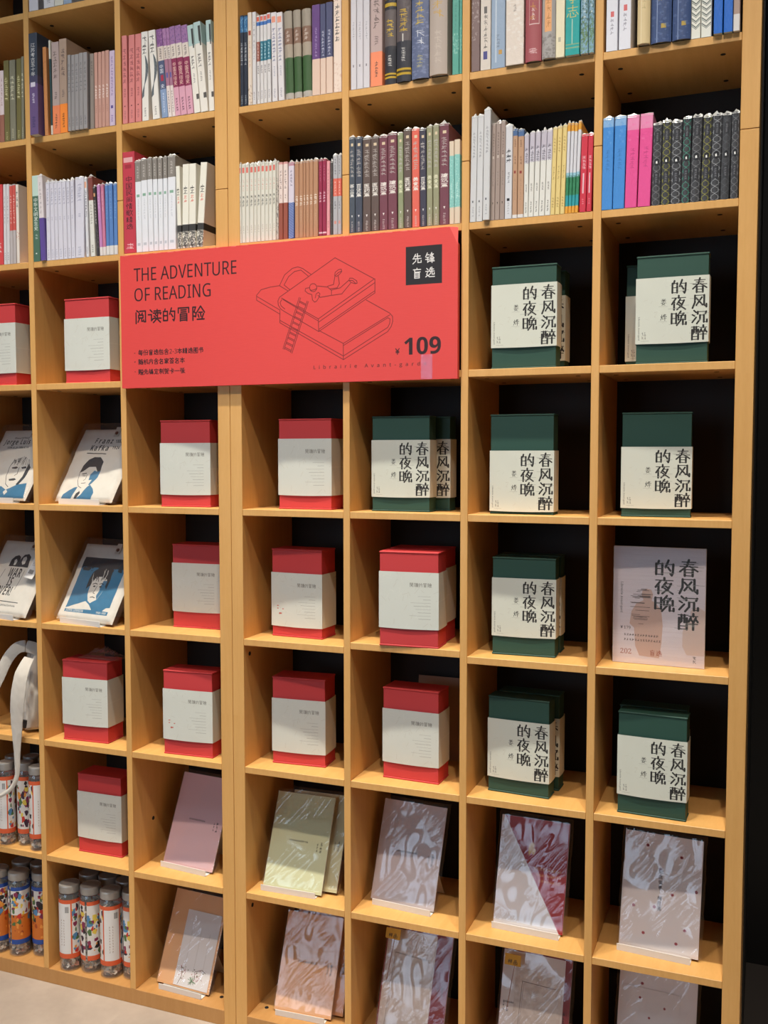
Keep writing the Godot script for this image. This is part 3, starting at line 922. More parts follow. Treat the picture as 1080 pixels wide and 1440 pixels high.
# ---------------------------------------------------------------- the red sign
func build_sign() -> void:
	var img := Image.create(2048, 762, false, Image.FORMAT_RGB8)
	var red := Color(0.88, 0.275, 0.255)
	img.fill(red)
	var n := FastNoiseLite.new()
	n.frequency = 0.05
	for y in 762:
		for x in 2048:
			var g := n.get_noise_2d(x * 0.2, y * 4.0) * 0.010
			img.set_pixel(x, y, Color(red.r + g, red.g + g, red.b + g))
	var ink := Color(0.19, 0.075, 0.08)
	var sans := font("Droid Sans")
	latin(img, sans, "THE ADVENTURE", 92, 152, 103, ink, 0.905, -1.0)
	latin(img, sans, "OF READING", 90, 266, 103, ink, 0.905, -1.0)
	for k in 5:
		character(img, "阅读的冒险"[k], 92 + k * 97, 316, 86, 76, ink, 8.5)
	var rows := ["每份盲选包含2-3本精选图书", "随机内含名家签名本", "赠先锋定制贺卡一张"]
	for r in 3:
		var y: float = [546, 599, 657][r]
		blotches(img, 88, 96, y + 10, y + 18, ink, 3, 4.0)
		var x := 116.0
		for ch in rows[r]:
			if ch in "2-3":
				x = latin(img, font("Droid Sans"), ch, x, y + 27, 36, ink) + 1
			else:
				character(img, ch, x, y - 1, 32, 30, ink, 3.9)
				x += 35.2
	img.fill_rect(Rect2i(1768, 84, 196, 194), Color(0.13, 0.1, 0.105))
	for k in 4:
		character(img, "先锋盲选"[k], 1804 + (k % 2) * 70, 122 + (k / 2) * 73, 50, 50, Color(0.9, 0.88, 0.87), 5.0)
	character(img, "¥", 1708, 598, 28, 31, ink, 4.5)
	latin(img, font("Droid Sans", true), "109", 1754, 633, 120, ink, 1.06, 0.0)
	latin(img, sans, "Librairie Avant-garde", 1237, 690, 26, ink, 1.2, 17.5)
	for a in SIGN_ART:
		polyline(img, a, 3.2, Color(0.42, 0.1, 0.1))
	# scuffs along the worn top edge
	for k in 60:
		var x := rng.randf_range(0, 2048)
		line(img, x, rng.randf_range(0, 3), x + rng.randf_range(4, 40), rng.randf_range(0, 3), 1.5, Color(0.93, 0.55, 0.52))
	var w := 0.9975
	var h := 0.372
	var t := thing("price_sign", "wide red cardboard sign with line drawing and price, fixed across the shelves", "sign", Vector3(0.0125, 1.8235, 0.0015))
	var st := S()
	var f := 0.0155
	var cut := 0.022
	var pts := [Vector3(0, 0, f), Vector3(0, h, f), Vector3(w - cut, h, f), Vector3(w, h - cut * 2, f), Vector3(w, 0, f)]
	var uv := []
	for p in pts:
		uv.append(Vector2(p.x / w, 1.0 - p.y / h))
	face(st, pts, Vector3.BACK, uv)
	var plain := Vector2(0.3, 0.62)
	face(st, [pts[2], pts[3], Vector3(w - 0.002, h - 0.001, f - 0.009)], Vector3(0, 0.3, 1), [uv[2], uv[3], Vector2(0.999, 0.001)])
	var back := []
	for p in pts:
		back.append(Vector3(p.x, p.y, 0))
	face(st, back, Vector3.FORWARD, [plain, plain, plain, plain, plain])
	for k in 5:
		var a: Vector3 = pts[k]
		var b: Vector3 = pts[(k + 1) % 5]
		face(st, [a, b, Vector3(b.x, b.y, 0), Vector3(a.x, a.y, 0)], (a + b) / 2 - Vector3(w / 2, h / 2, f), [plain, plain, plain, plain])
	mi("board", st.commit(), textured(img, 0.5), t)
	var tape := mi("tape", grid(6, 10, func(u, v): return Vector3(0.902 + u * 0.03, 0.062 - v * 0.061, f + 0.0006 + 0.0007 * noise.get_noise_2d(u * 6, v * 14))), film(Color(0.86, 0.50, 0.68), 0.22, 0.2), t)
	tape.set_meta("label", "strip of purplish clear tape under the price")


# ---------------------------------------------------------------- boxed sets with paper bands
func band_green() -> StandardMaterial3D:
	var img := Image.create(768, 704, false, Image.FORMAT_RGB8)
	paper(img, Color(0.82, 0.825, 0.775))
	title(img, 0.77, 0.045, 0.205, 0.235, 0.49)
	for k in 2:
		character(img, "娄烨"[k], 768 * 0.345, 704 * (0.33 + 0.23 * k), 64, 64, Color(0.16, 0.155, 0.15), 3.2, 5.4)
		line(img, 768 * 0.32, 704 * (0.44 + 0.23 * k), 768 * 0.44, 704 * (0.44 + 0.23 * k), 1.5, Color(0.5, 0.49, 0.47))
	small_imprint(img, 0.03, 0.58, 0.36, 20)
	for k in 4:
		small_mark(img, 768 * 0.085 + (k % 2) * 26, 704 * 0.82 + (k / 2) * 40, 22, 34, Color(0.35, 0.34, 0.33), 2.2)
	line(img, 768 * 0.08, 704 * 0.955, 768 * 0.19, 704 * 0.955, 1.5, Color(0.4, 0.4, 0.39))
	return textured(img, 0.7)


func paper(img: Image, c: Color) -> void:
	# handmade paper: faint fibres
	img.fill(c)
	for k in 60:
		var x := rng.randf_range(0, img.get_width())
		var y := rng.randf_range(0, img.get_height())
		var a := rng.randf_range(0, TAU)
		var l := rng.randf_range(8, 60)
		line(img, x, y, x + cos(a) * l, y + sin(a) * l, 1.6, c.lerp(Color(0.66, 0.6, 0.52) if k % 2 else Color(0.93, 0.92, 0.88), 0.5))


func small_imprint(img: Image, u: float, v: float, dv: float, size: int) -> void:
	# small line of latin print that runs up the edge
	var w := img.get_width()
	var h := img.get_height()
	var strip := Image.create(int(dv * h), size + 8, false, Image.FORMAT_RGBA8)
	latin(strip, font("Droid Serif"), "Librairie Avant-garde", 2, size, size, Color(0.25, 0.24, 0.23), dv * h / (size * 9.8))
	strip.rotate_90(CLOCKWISE)
	strip.convert(img.get_format())
	var src := Image.create(int(dv * h), size + 8, false, Image.FORMAT_RGBA8)
	latin(src, font("Droid Serif"), "Librairie Avant-garde", 2, size, size, Color(0.25, 0.24, 0.23), dv * h / (size * 9.8))
	src.rotate_90(CLOCKWISE)
	for y in src.get_height():
		for x in src.get_width():
			var c := src.get_pixel(x, y)
			if c.a > 0.0:
				blend(img, int(u * w) + x, int(v * h) + y, Color(c.r, c.g, c.b), c.a)


func title(img: Image, u1: float, v1: float, du: float, dv: float, u2: float) -> void:
	# the novel's title in two columns, printed with torn ink
	var w := img.get_width()
	var h := img.get_height()
	var ink := Color(0.13, 0.125, 0.12)
	for k in 7:
		var ch := "春风沉醉的夜晚"[k]
		var u := u1 if k < 4 else u2
		var v := v1 + dv * (k if k < 4 else k - 4) + (0.0 if k < 4 else 0.01)
		character(img, ch, u * w, v * h, du * w, dv * 0.88 * h, ink, w * 0.0105, w * 0.026)
		for s in 5:
			var y := (v + dv * rng.randf_range(0.1, 0.85)) * h
			var x := (u + du * rng.randf_range(-0.2, 0.8)) * w
			var l := du * w * rng.randf_range(0.2, 0.6)
			line(img, x, y, x + l, y, 1.6, Color(0.35, 0.34, 0.32))
			line(img, (u + du * rng.randf_range(0.1, 0.6)) * w, y + 6, (u + du * rng.randf_range(0.5, 1.0)) * w, y + 5, 1.8, Color(0.78, 0.77, 0.73))


func band_red(with_fish: bool) -> StandardMaterial3D:
	var img := Image.create(512, 480, false, Image.FORMAT_RGB8)
	paper(img, Color(0.82, 0.825, 0.79))
	for k in 5:
		character(img, "閱讀的冒險"[k], 512 * 0.52 + k * 38, 480 * 0.185, 33, 34, Color(0.42, 0.40, 0.37), 2.4)
	var starts := [0.66, 0.75, 0.54, 0.59, 0.62, 0.66, 0.52, 0.67]
	for k in 8:
		var y := 480 * (0.42 + 0.0565 * k)
		var x: float = starts[k] * 512
		while x < 0.87 * 512:
			var l := rng.randf_range(3, 8)
			line(img, x, y + rng.randf_range(-1, 1), minf(x + l, 0.87 * 512), y + rng.randf_range(-1, 1), 2.2 if k % 2 else 1.4, Color(0.5, 0.48, 0.46))
			x += l + 2.5
	if with_fish:
		for q in [[0.13, 0.62, 9], [0.13, 0.67, 8], [0.235, 0.675, 8], [0.18, 0.76, 14]]:
			var x: float = q[0] * 512
			var y: float = q[1] * 480
			var r: float = q[2]
			shape(img, [-r, 0, -r * 0.3, -r * 0.6, r * 0.7, -r * 0.3, r * 1.2, -r * 0.7, r * 1.1, r * 0.5, r * 0.6, r * 0.2, -r * 0.3, r * 0.6], Color(0.75, 0.3, 0.24), 1, 1, x, y)
	return textured(img, 0.7)


var box_meshes := {}


func boxed_set(kind: String, row: String, x: float, z: float, yaw: float, band: Array, label: String, with_fish := false, lift := 0.0) -> void:
	var w := 0.160 if kind == "red" else 0.162
	var h := 0.247 if kind == "red" else 0.250
	var d := 0.082 if kind == "red" else 0.055
	var t := thing("boxed_set", label, "box", Vector3(x, shelf_y(row) + lift + 0.0003, z), "%s boxed sets with paper bands" % kind)
	t.rotation_degrees.y = yaw
	var m: Material = M.red_box if kind == "red" else M.green_box
	if not box_meshes.has(kind):
		var st := S()
		box(st, Vector3(-w / 2 + 0.0014, 0.0046, -d + 0.001), Vector3(w / 2 - 0.0014, h - 0.0046, -0.0014), 0.0008)
		var lid := S()
		box(lid, Vector3(-w / 2, h - 0.0044, -d), Vector3(w / 2, h, 0), 0.0011)
		var foot := S()
		box(foot, Vector3(-w / 2, 0, -d), Vector3(w / 2, 0.0044, 0), 0.0011)
		box_meshes[kind] = [st.commit(), lid.commit(), foot.commit()]
	mi("body", box_meshes[kind][0], m, t)
	mi("lid", box_meshes[kind][1], m, t)
	mi("base", box_meshes[kind][2], m, t)
	var y1: float = h * (1.0 - band[0])
	var y0: float = h * (1.0 - band[1])
	var s := rng.randf_range(0, 50)
	var bow := rng.randf_range(0.0016, 0.0034)
	var hw := w / 2 + 0.0006
	var front := func(u, v):
		var zz: float = 0.0008 + bow * pow(sin(PI * u), 0.6) * (0.6 + 0.4 * v) + 0.0007 * noise.get_noise_2d(u * 5 + s, v * 4)
		return Vector3((u - 0.5) * 2 * hw, lerpf(y1, y0, v) - 0.0012 * sin(PI * u) * v, zz)
	var st5 := SurfaceTool.new()
	st5.begin(Mesh.PRIMITIVE_TRIANGLES)
	st5.append_from(grid(14, 8, front), 0, Transform3D.IDENTITY)
	for side in [-1.0, 1.0]:
		var sheet := func(u, v):
			var e: Vector3 = front.call(1.0 if side > 0 else 0.0, v)
			return Vector3(side * (hw + 0.0012 * sin(PI * u)), e.y, lerpf(0.0008, -d - 0.0008, u if side > 0 else 1.0 - u))
		var g := grid(6, 4, sheet)
		var arr := g.surface_get_arrays(0)
		var uvs: PackedVector2Array = arr[Mesh.ARRAY_TEX_UV]
		for k in uvs.size():
			uvs[k] = Vector2(0.012 + 0.012 * uvs[k].x, uvs[k].y * 0.4)
		arr[Mesh.ARRAY_TEX_UV] = uvs
		var am := ArrayMesh.new()
		am.add_surface_from_arrays(Mesh.PRIMITIVE_TRIANGLES, arr)
		st5.append_from(am, 0, Transform3D.IDENTITY)
	var rear := func(u, v): return Vector3((0.5 - u) * 2 * hw, lerpf(y1, y0, v), -d - 0.0008)
	var ga := grid(2, 2, rear)
	var ra := ga.surface_get_arrays(0)
	var ru: PackedVector2Array = ra[Mesh.ARRAY_TEX_UV]
	for k in ru.size():
		ru[k] = Vector2(0.015, 0.3)
	ra[Mesh.ARRAY_TEX_UV] = ru
	var rm := ArrayMesh.new()
	rm.add_surface_from_arrays(Mesh.PRIMITIVE_TRIANGLES, ra)
	st5.append_from(rm, 0, Transform3D.IDENTITY)
	var band_mat: Material = M.green_band if kind == "green" else (M.red_band_fish if with_fish else M.red_band)
	var b := mi("paper_band", st5.commit(), band_mat, t)
	b.set_meta("label", "off-white paper band with printed title")


func build_boxes() -> void:
	M.green_band = band_green()
	M.red_band = band_red(false)
	M.red_band_fish = band_red(true)
	var list := [
		["red", "c", -0.480, -0.02, 0.0, [0.235, 0.848], "red box with white band at left edge of photo, left of sign"],
		["red", "c", -0.1365, -0.02, 0.0, [0.235, 0.848], "red box with white band immediately left of the red sign"],
		["red", "d", 0.1845, -0.036, 3.5, [0.262, 0.858], "red box with white band under the left end of red sign"],
		["red", "d", 0.556, -0.050, 0.0, [0.22, 0.845], "red box with white band right of double post, just below sign"],
		["red", "e", 0.518, -0.072, -3.0, [0.27, 0.88], "red box with goldfish on band, right of double post", true],
		["red", "e", 0.8765, 0.002, 3.0, [0.21, 0.805], "red box with white band below the green box under sign"],
		["red", "e", 0.868, -0.098, 1.0, [0.2, 0.79], "second red box hidden behind the red box below sign"],
		["red", "e", 0.1805, -0.093, 2.3, [0.224, 0.805], "red box with white band right of folded blue portrait tote"],
		["red", "f", -0.178, -0.032, 3.0, [0.216, 0.80], "red box with white band below the blue portrait tote bag"],
		["red", "f", 0.1895, -0.025, 3.1, [0.22, 0.82], "red box with goldfish on band, left of double post", true],
		["red", "g", -0.157, -0.0635, 1.1, [0.223, 0.81], "lowest red box, above the puzzle jars with orange labels"],
		["red", "f", 0.5245, -0.0665, 4.0, [0.245, 0.858], "red box above the pale green card, right of double post"],
		["red", "f", 0.8605, -0.057, -2.0, [0.23, 0.82], "red box above the mauve grey wrapped card"],
		["green", "c", 1.167, -0.02, 0.0, [0.178, 0.79], "green box with title band, right of the red sign"],
		["green", "c", 1.1685, -0.12, -1.0, [0.25, 0.9], "green box behind the green box right of red sign"],
		["green", "c", 1.5155, -0.02, 0.0, [0.205, 0.81], "green box with title band in top right cubby under books"],
		["green", "c", 1.479, -0.12, 1.0, [0.3, 0.93], "green box behind the top right green box"],
		["green", "d", 1.158, -0.048, 0.0, [0.363, 0.97], "green box with low band, centre of three below the sign row"],
		["green", "d", 1.482, -0.0595, 2.6, [0.328, 0.916], "green box with low band directly above the portrait poster"],
		["green", "d", 0.8346, -0.050, 0.0, [0.25, 0.848], "leftmost green box, below right end of the red sign"],
		["green", "d", 0.8675, -0.12, 1.0, [0.24, 0.86], "green box behind the leftmost green box"],
		["green", "e", 1.1635, -0.0585, 2.3, [0.21, 0.806], "green box with title band left of the portrait poster"],
		["green", "e", 1.1634, -0.13, 1.0, [0.22, 0.82], "green box behind the one left of portrait poster"],
		["green", "f", 1.1525, -0.0585, -3.8, [0.232, 0.843], "green box above the red and white diagonal card"],
		["green", "f", 1.1644, -0.125, -2.0, [0.24, 0.85], "green box behind the one above red and white card"],
		["green", "f", 1.4865, -0.0255, -2.9, [0.23, 0.814], "lowest green box, above the white card with petals"],
		["green", "f", 1.481, -0.094, -2.0, [0.24, 0.83], "green box behind the lowest green box"],
	]
	var sheet_st := S()
	box(sheet_st, Vector3(0, 0, 0), Vector3(0.2, 0.235, 0.003), 0.0004)
	var cb := mi("cardboard_sheet", sheet_st.commit(), mat(Color(0.62, 0.5, 0.42), 0.8), self)
	cb.position = Vector3(0.805, shelf_y("f") + 0.0003, -0.26)
	cb.rotation_degrees.x = -6
	tag(cb, "plain tan cardboard sheet leaning behind the red box above mauve card", "cardboard")
	for b in list:
		boxed_set(b[0], b[1], b[2], b[3], b[4], b[5], b[6], b.size() > 7, 0.013 if b[1] == "e" and b[2] > 0.7 and b[2] < 1.02 else 0.0)


# ---------------------------------------------------------------- the poster in its acrylic block
func build_poster() -> void:
	var img := Image.create(640, 848, false, Image.FORMAT_RGB8)
	img.fill(Color(0.86, 0.81, 0.82))
	for k in 260:
		var y := rng.randf_range(0, 848)
		line(img, rng.randf_range(-100, 640), y, rng.randf_range(100, 740), y, 3.0, Color(0.875, 0.83, 0.84) if k % 2 else Color(0.845, 0.79, 0.80))
	# standing figure seen from behind, and a fainter one beside it
	shape(img, [232, 300, 205, 320, 202, 352, 215, 385, 165, 410, 130, 470, 118, 560, 150, 590, 160, 720, 190, 790, 330, 800, 345, 690, 352, 560, 340, 450, 300, 400, 272, 385, 282, 340, 268, 305], Color(0.80, 0.67, 0.61))
	shape(img, [560, 420, 540, 450, 548, 490, 510, 520, 490, 600, 490, 700, 520, 760, 640, 760, 640, 440, 600, 415], Color(0.83, 0.73, 0.69))
	title(img, 0.715, 0.095, 0.21, 0.15, 0.455)
	for k in 24:
		var y := rng.randf_range(300, 560)
		line(img, rng.randf_range(120, 200), y, rng.randf_range(180, 280), y, 3.0, Color(0.3, 0.24, 0.23))
	small_imprint(img, 0.07, 0.3, 0.27, 22)
	var dark := Color(0.22, 0.17, 0.16)
	character(img, "¥", 52, 578, 18, 22, dark, 2.6)
	latin(img, font("Droid Serif"), "179", 76, 601, 30, dark)
	for r in 2:
		var x := 80.0
		while x < (310.0 if r == 0 else 330.0):
			small_mark(img, x, 634 + r * 36, 13, 15, dark, 1.8)
			x += 19
	var tan_ink := Color(0.60, 0.31, 0.22)
	latin(img, font("Droid Serif"), "202", 52, 782, 50, tan_ink)
	character(img, "盲", 262, 744, 40, 40, tan_ink, 2.6, 4.0)
	character(img, "选", 308, 744, 40, 40, tan_ink, 2.6, 4.0)
	for k in 2:
		small_mark(img, 560, 768 + k * 26, 24, 22, dark, 2.6)
	var t := thing("poster_block", "mauve poster with a standing figure in an acrylic block", "poster", Vector3(1.4915, shelf_y("e") + 0.0003, -0.0665))
	t.rotation_degrees.y = -3.1
	var w := 0.217
	var h := 0.287
	mi("print", grid(1, 1, func(u, v): return Vector3((u - 0.5) * (w - 0.002), h - 0.001 - v * (h - 0.002), -0.0028)), textured(img, 0.55), t)
	var st := S()
	box(st, Vector3(-w / 2, 0, -0.0085), Vector3(w / 2, h, -0.0032), 0.0006)
	mi("backing", st.commit(), M.white_card, t)
	var sf := S()
	box(sf, Vector3(-w / 2, 0, -0.0024), Vector3(w / 2, h, 0), 0.0006)
	mi("acrylic_cover", sf.commit(), film(Color(0.97, 0.98, 1.0), 0.015, 0.02), t)
	var sr := S()
	box(sr, Vector3(-0.04, 0, -0.07), Vector3(0.04, 0.003, -0.0085))
	box(sr, Vector3(-0.04, 0.003, -0.0115), Vector3(0.04, 0.12, -0.0085))
	mi("rear_foot", sr.commit(), M.white_card, t)


# ---------------------------------------------------------------- cards on white stands
func stand(row: String, x: float, z: float, yaw: float, lean: float, w: float, tall: float, label: String) -> void:
	var t := thing("display_stand", label, "stand", Vector3(x, shelf_y(row) + 0.0002, z), "white display stands")
	t.rotation_degrees.y = yaw
	var st := S()
	box(st, Vector3(-w / 2, 0, -0.012), Vector3(w / 2, 0.0016, 0.0225), 0.0003)
	mi("foot_plate", st.commit(), M.white_card, t)
	var lip := S()
	box(lip, Vector3(-w / 2, 0.0016, 0.0208), Vector3(w / 2, 0.017, 0.0225), 0.0003)
	mi("lip", lip.commit(), M.white_card, t)
	var b := S()
	box(b, Vector3(-w / 2, 0, -0.0022), Vector3(w / 2, tall, -0.0006), 0.0003)
	var back := mi("back_plate", b.commit(), M.white_card, t)
	back.position = Vector3(0, 0.0025, 0)
	back.rotation_degrees.x = -lean
	var r := S()
	var hy := tall * 0.85 * cos(deg_to_rad(lean))
	var hz := -tall * 0.85 * sin(deg_to_rad(lean)) - 0.004
	var foot := hz - 0.06
	face(r, [Vector3(-w * 0.3, hy, hz), Vector3(w * 0.3, hy, hz), Vector3(w * 0.4, 0.0004, foot), Vector3(-w * 0.4, 0.0004, foot)], Vector3(0, 0.2, 1))
	face(r, [Vector3(-w * 0.3, hy, hz - 0.0016), Vector3(w * 0.3, hy, hz - 0.0016), Vector3(w * 0.4, 0.0004, foot - 0.0016), Vector3(-w * 0.4, 0.0004, foot - 0.0016)], Vector3(0, 0.2, -1))
	for s in [-1.0, 1.0]:
		face(r, [Vector3(s * w * 0.3, hy, hz), Vector3(s * w * 0.4, 0.0004, foot), Vector3(s * w * 0.4, 0.0004, foot - 0.0016), Vector3(s * w * 0.3, hy, hz - 0.0016)], Vector3(s, 0, 0))
	mi("rear_leg", r.commit(), M.white_card, t)


func wrap_mesh(w: float, h: float, lift: float, amount: float, seed_: float) -> ArrayMesh:
	# clear film over a flat pack: wrinkled sheet with its edges folded back
	return grid(80, 110, func(u, v):
		var e := minf(minf(u, 1 - u) * w, minf(v, 1 - v) * h)
		var fold := clampf(1.0 - e / 0.007, 0.0, 1.0)
		# long creases that run slantwise from corner to corner, strongest in some patches
		var a: float = u * w * 20.0
		var b: float = v * h * 20.0
		var along: float = a * 0.6 - b * 0.8
		var across: float = a * 0.8 + b * 0.6
		var patch := clampf(0.25 + 2.4 * soft.get_noise_2d(a * 0.45 + seed_, b * 0.45 - seed_), 0.0, 1.0)
		var crease := pow(maxf(0.0, 1.0 - absf(soft.get_noise_2d(across * 1.7 + seed_ * 2, along * 0.3)) * 2.6), 2)
		var fine := pow(maxf(0.0, 1.0 - absf(soft.get_noise_2d(across * 4.0 + seed_ * 3, along * 0.6 + 40)) * 2.6), 2)
		var z := lift + amount * (0.95 * crease * patch + 0.3 * fine * patch + 0.75 * soft.get_noise_2d(a * 0.7 + seed_, b * 0.5)) * (1.0 - fold) - fold * fold * (lift + 0.004)
		return Vector3((u - 0.5) * w + 0.0015 * fold * soft.get_noise_2d(v * 12 + seed_, 3.0), h * (1 - v), z))


func card_pack(row: String, x: float, z: float, yaw: float, lean: float, w: float, h: float, face_mat: Material, label: String, group: String, film_amount := 0.0012) -> Node3D:
	var t := thing("wrapped_card", label, "card", Vector3(x, shelf_y(row) + 0.0055, z), group)
	t.basis = Basis(Vector3.UP, deg_to_rad(yaw)) * Basis(Vector3.RIGHT, deg_to_rad(-lean))
	var st := S()
	box(st, Vector3(-w / 2, 0, 0.0005), Vector3(w / 2, h, 0.0035), 0.0004)
	mi("card_stock", st.commit(), M.white_card, t)
	mi("card_face", grid(1, 1, func(u, v): return Vector3((u - 0.5) * w, h * (1 - v), 0.0039)), face_mat, t)
	mi("plastic_wrap", wrap_mesh(w + 0.016, h + 0.012, 0.0062, film_amount, rng.randf_range(0, 90)), M.film, t)
	return t


func plain_card(c: Color, text_u: float, mark_u: float, seed_ := 0) -> StandardMaterial3D:
	var img := Image.create(256, 376, false, Image.FORMAT_RGB8)
	for y in 376:
		for x in 256:
			var g := 0.012 * noise.get_noise_2d(x * 0.7 + seed_, y * 0.7)
			img.set_pixel(x, y, Color(c.r + g, c.g + g, c.b + g))
	var ink := c.darkened(0.6)
	var x := text_u * 256
	while x < (text_u + 0.32) * 256:
		small_mark(img, x, 182, 4.5, 6, ink, 1.0)
		x += 6.5
	for k in 3:
		small_mark(img, mark_u * 256, 180 + k * 14, 9, 11, ink, 1.4)
		small_mark(img, mark_u * 256 - 14, 184 + k * 12, 5, 8, ink, 1.0)
	return textured(img, 0.65)


func sheet(parent: Node3D, x0: float, x1: float, y0: float, y1: float, z: float, m: Material, called := "note_sheet") -> void:
	var st := S()
	box(st, Vector3(x0, y0, z - 0.0009), Vector3(x1, y1, z - 0.0001))
	mi(called, st.commit(), M.white_card, parent)
	mi(called + "_print", grid(1, 1, func(u, v): return Vector3(lerpf(x0, x1, u), lerpf(y1, y0, v), z)), m, parent)


func build_cards() -> void:
	var top := "wrapped cards on stands"
	# upper card row
	stand("g", 0.150, -0.074, -5.0, 24.0, 0.165, 0.19, "white stand under the pink card")
	card_pack("g", 0.152, -0.074, -5.0, 24.0, 0.180, 0.266, plain_card(Color(0.83, 0.67, 0.68), 0.32, 0.88), "dusty pink wrapped card on white stand, left of double post", top, 0.0006)
	stand("g", 0.505, -0.052, 1.5, 24.0, 0.168, 0.19, "white stand under the pale green card")
	var rear := card_pack("g", 0.549, -0.072, 1.5, 24.0, 0.176, 0.262, plain_card(Color(0.76, 0.73, 0.57), 0.3, 0.9, 40), "second pale green card peeking out behind the first", top)
	rear.position.y += 0.0015
	card_pack("g", 0.512, -0.046, 1.5, 24.0, 0.180, 0.263, plain_card(Color(0.79, 0.78, 0.62), 0.32, 0.86, 80), "pale yellow-green wrapped card on white stand", top)
	stand("g", 0.835, -0.079, -4.0, 21.0, 0.172, 0.19, "white stand under the mauve grey card")
	card_pack("g", 0.829, -0.080, -4.0, 21.0, 0.188, 0.268, plain_card(Color(0.77, 0.71, 0.71), 0.3, 0.86, 120), "mauve grey wrapped card on white stand", top, 0.0018)
	stand("g", 1.175, -0.074, -2.0, 17.0, 0.176, 0.2, "white stand under the red and white diagonal card")
	card_pack("g", 1.177, -0.076, -2.0, 17.0, 0.183, 0.272, red_diagonal(), "card split diagonally red and white with gold emblem, wrapped", top, 0.0016)
	stand("g", 1.495, -0.075, -4.0, 14.0, 0.176, 0.2, "white stand under the white petal card")
	card_pack("g", 1.504, -0.078, -4.0, 14.0, 0.190, 0.277, petals(), "white wrapped card with red petals and vertical writing", top, 0.0017)
	# lower card row
	var low := "wrapped stationery in the bottom row"
	stand("h", 0.150, -0.047, -2.0, 24.0, 0.15, 0.19, "white stand in bottom cubby left of double post")
	var a := card_pack("h", 0.145, -0.050, -3.0, 24.0, 0.186, 0.266, plain_card(Color(0.84, 0.63, 0.44), 0.3, 0.9, 160), "orange wrapped folder with flowered white letter paper", low)
	sheet(a, -0.035, 0.086, 0.004, 0.215, 0.0052, flowered())
	stand("h", 0.535, -0.060, 3.0, 24.0, 0.15, 0.19, "white stand under the orange card, bottom row")
	card_pack("h", 0.560, -0.084, 3.0, 24.0, 0.176, 0.26, plain_card(Color(0.78, 0.54, 0.36), 0.3, 0.9, 200), "rear orange card behind the front orange card", low)
	card_pack("h", 0.536, -0.058, 3.0, 24.0, 0.174, 0.264, plain_card(Color(0.84, 0.63, 0.46), 0.3, 0.88, 240), "plain orange wrapped card right of double post, bottom row", low)
	stand("h", 0.84, -0.072, -3.0, 20.0, 0.16, 0.19, "white stand under the marbled letter paper")
	var c := card_pack("h", 0.850, -0.074, -3.0, 20.0, 0.196, 0.268, plain_card(Color(0.50, 0.13, 0.14), 0.2, 0.9, 280), "dark red wrapped folder with marbled beige letter paper", low)
	sheet(c, -0.094, 0.052, 0.002, 0.262, 0.0045, marbled())
	sheet(c, -0.088, 0.048, 0.0, 0.235, 0.0054, marbled())
	stand("h", 1.18, -0.072, -2.0, 17.0, 0.16, 0.19, "white stand under the folder with yellow sample tag")
	var d := card_pack("h", 1.187, -0.076, -2.0, 17.0, 0.186, 0.268, plain_card(Color(0.50, 0.13, 0.14), 0.2, 0.9, 320), "wrapped beige stationery with square note and dark red back", low)
	sheet(d, -0.092, 0.075, 0.002, 0.264, 0.0045, plain_card(Color(0.82, 0.77, 0.75), 0.05, 0.1, 350))
	sheet(d, -0.056, 0.070, 0.01, 0.225, 0.0054, marbled())
	sample_tag(Vector3(1.128, shelf_y("h") + 0.262, -0.125), "small yellow sample tag hanging on beige stationery")
	sample_tag(Vector3(0.782, shelf_y("h") + 0.2625, -0.140), "small yellow sample tag on the marbled letter paper")
	stand("h", 1.49, -0.075, -4.0, 14.0, 0.17, 0.19, "white stand under the bottom right petal stationery")
	var e := card_pack("h", 1.496, -0.078, -4.0, 14.0, 0.192, 0.275, petals(false), "wrapped petal stationery with small envelope, bottom right", low)
	sheet(e, -0.084, 0.056, 0.006, 0.236, 0.0052, petals(false))


func sample_tag(at: Vector3, label: String) -> void:
	var img := Image.create(96, 64, false, Image.FORMAT_RGB8)
	img.fill(Color(0.82, 0.60, 0.12))
	character(img, "样", 20, 30, 24, 24, Color(0.28, 0.2, 0.08), 2.6)
	character(img, "品", 52, 30, 24, 24, Color(0.28, 0.2, 0.08), 2.6)
	var t := thing("sample_tag", label, "tag", at, "yellow sample tags")
	t.rotation_degrees = Vector3(-16, -2, 0)
	var st := S()
	box(st, Vector3(-0.022, -0.028, 0), Vector3(0.022, 0.0, 0.0008))
	mi("tag_card", st.commit(), mat(Color(0.82, 0.60, 0.12), 0.6), t)
	mi("tag_print", grid(1, 1, func(u, v): return Vector3((u - 0.5) * 0.044, -0.028 * v, 0.0011)), textured(img), t)
	var s := S()
	for k in 14:
		var a := Vector3(0.006 - 0.0009 * k, -0.028 - 0.008 * k, 0.002 + 0.0006 * sin(k * 2.0))
		box(s, a - Vector3(0.0006, 0.0044, 0.0006), a + Vector3(0.0006, 0.0044, 0.0006))
	mi("string", s.commit(), mat(Color(0.62, 0.42, 0.34), 0.8), t)


func red_diagonal() -> StandardMaterial3D:
	var img := Image.create(320, 480, false, Image.FORMAT_RGB8)
	img.fill(Color(0.86, 0.83, 0.83))
	shape(img, [14, 0, 320, 0, 320, 480, 304, 480], Color(0.60, 0.10, 0.115))
	var gold := Color(0.80, 0.62, 0.36)
	shape(img, [138, 118, 150, 104, 166, 112, 160, 128, 172, 136, 164, 160, 150, 152, 140, 166, 136, 140], gold)
	for r in 3:
		var x := 170.0 + r * 12
		while x < 296:
			small_mark(img, x, 210 + r * 26, 9, 11, gold, 1.4)
			x += 13
	return textured(img, 0.55)


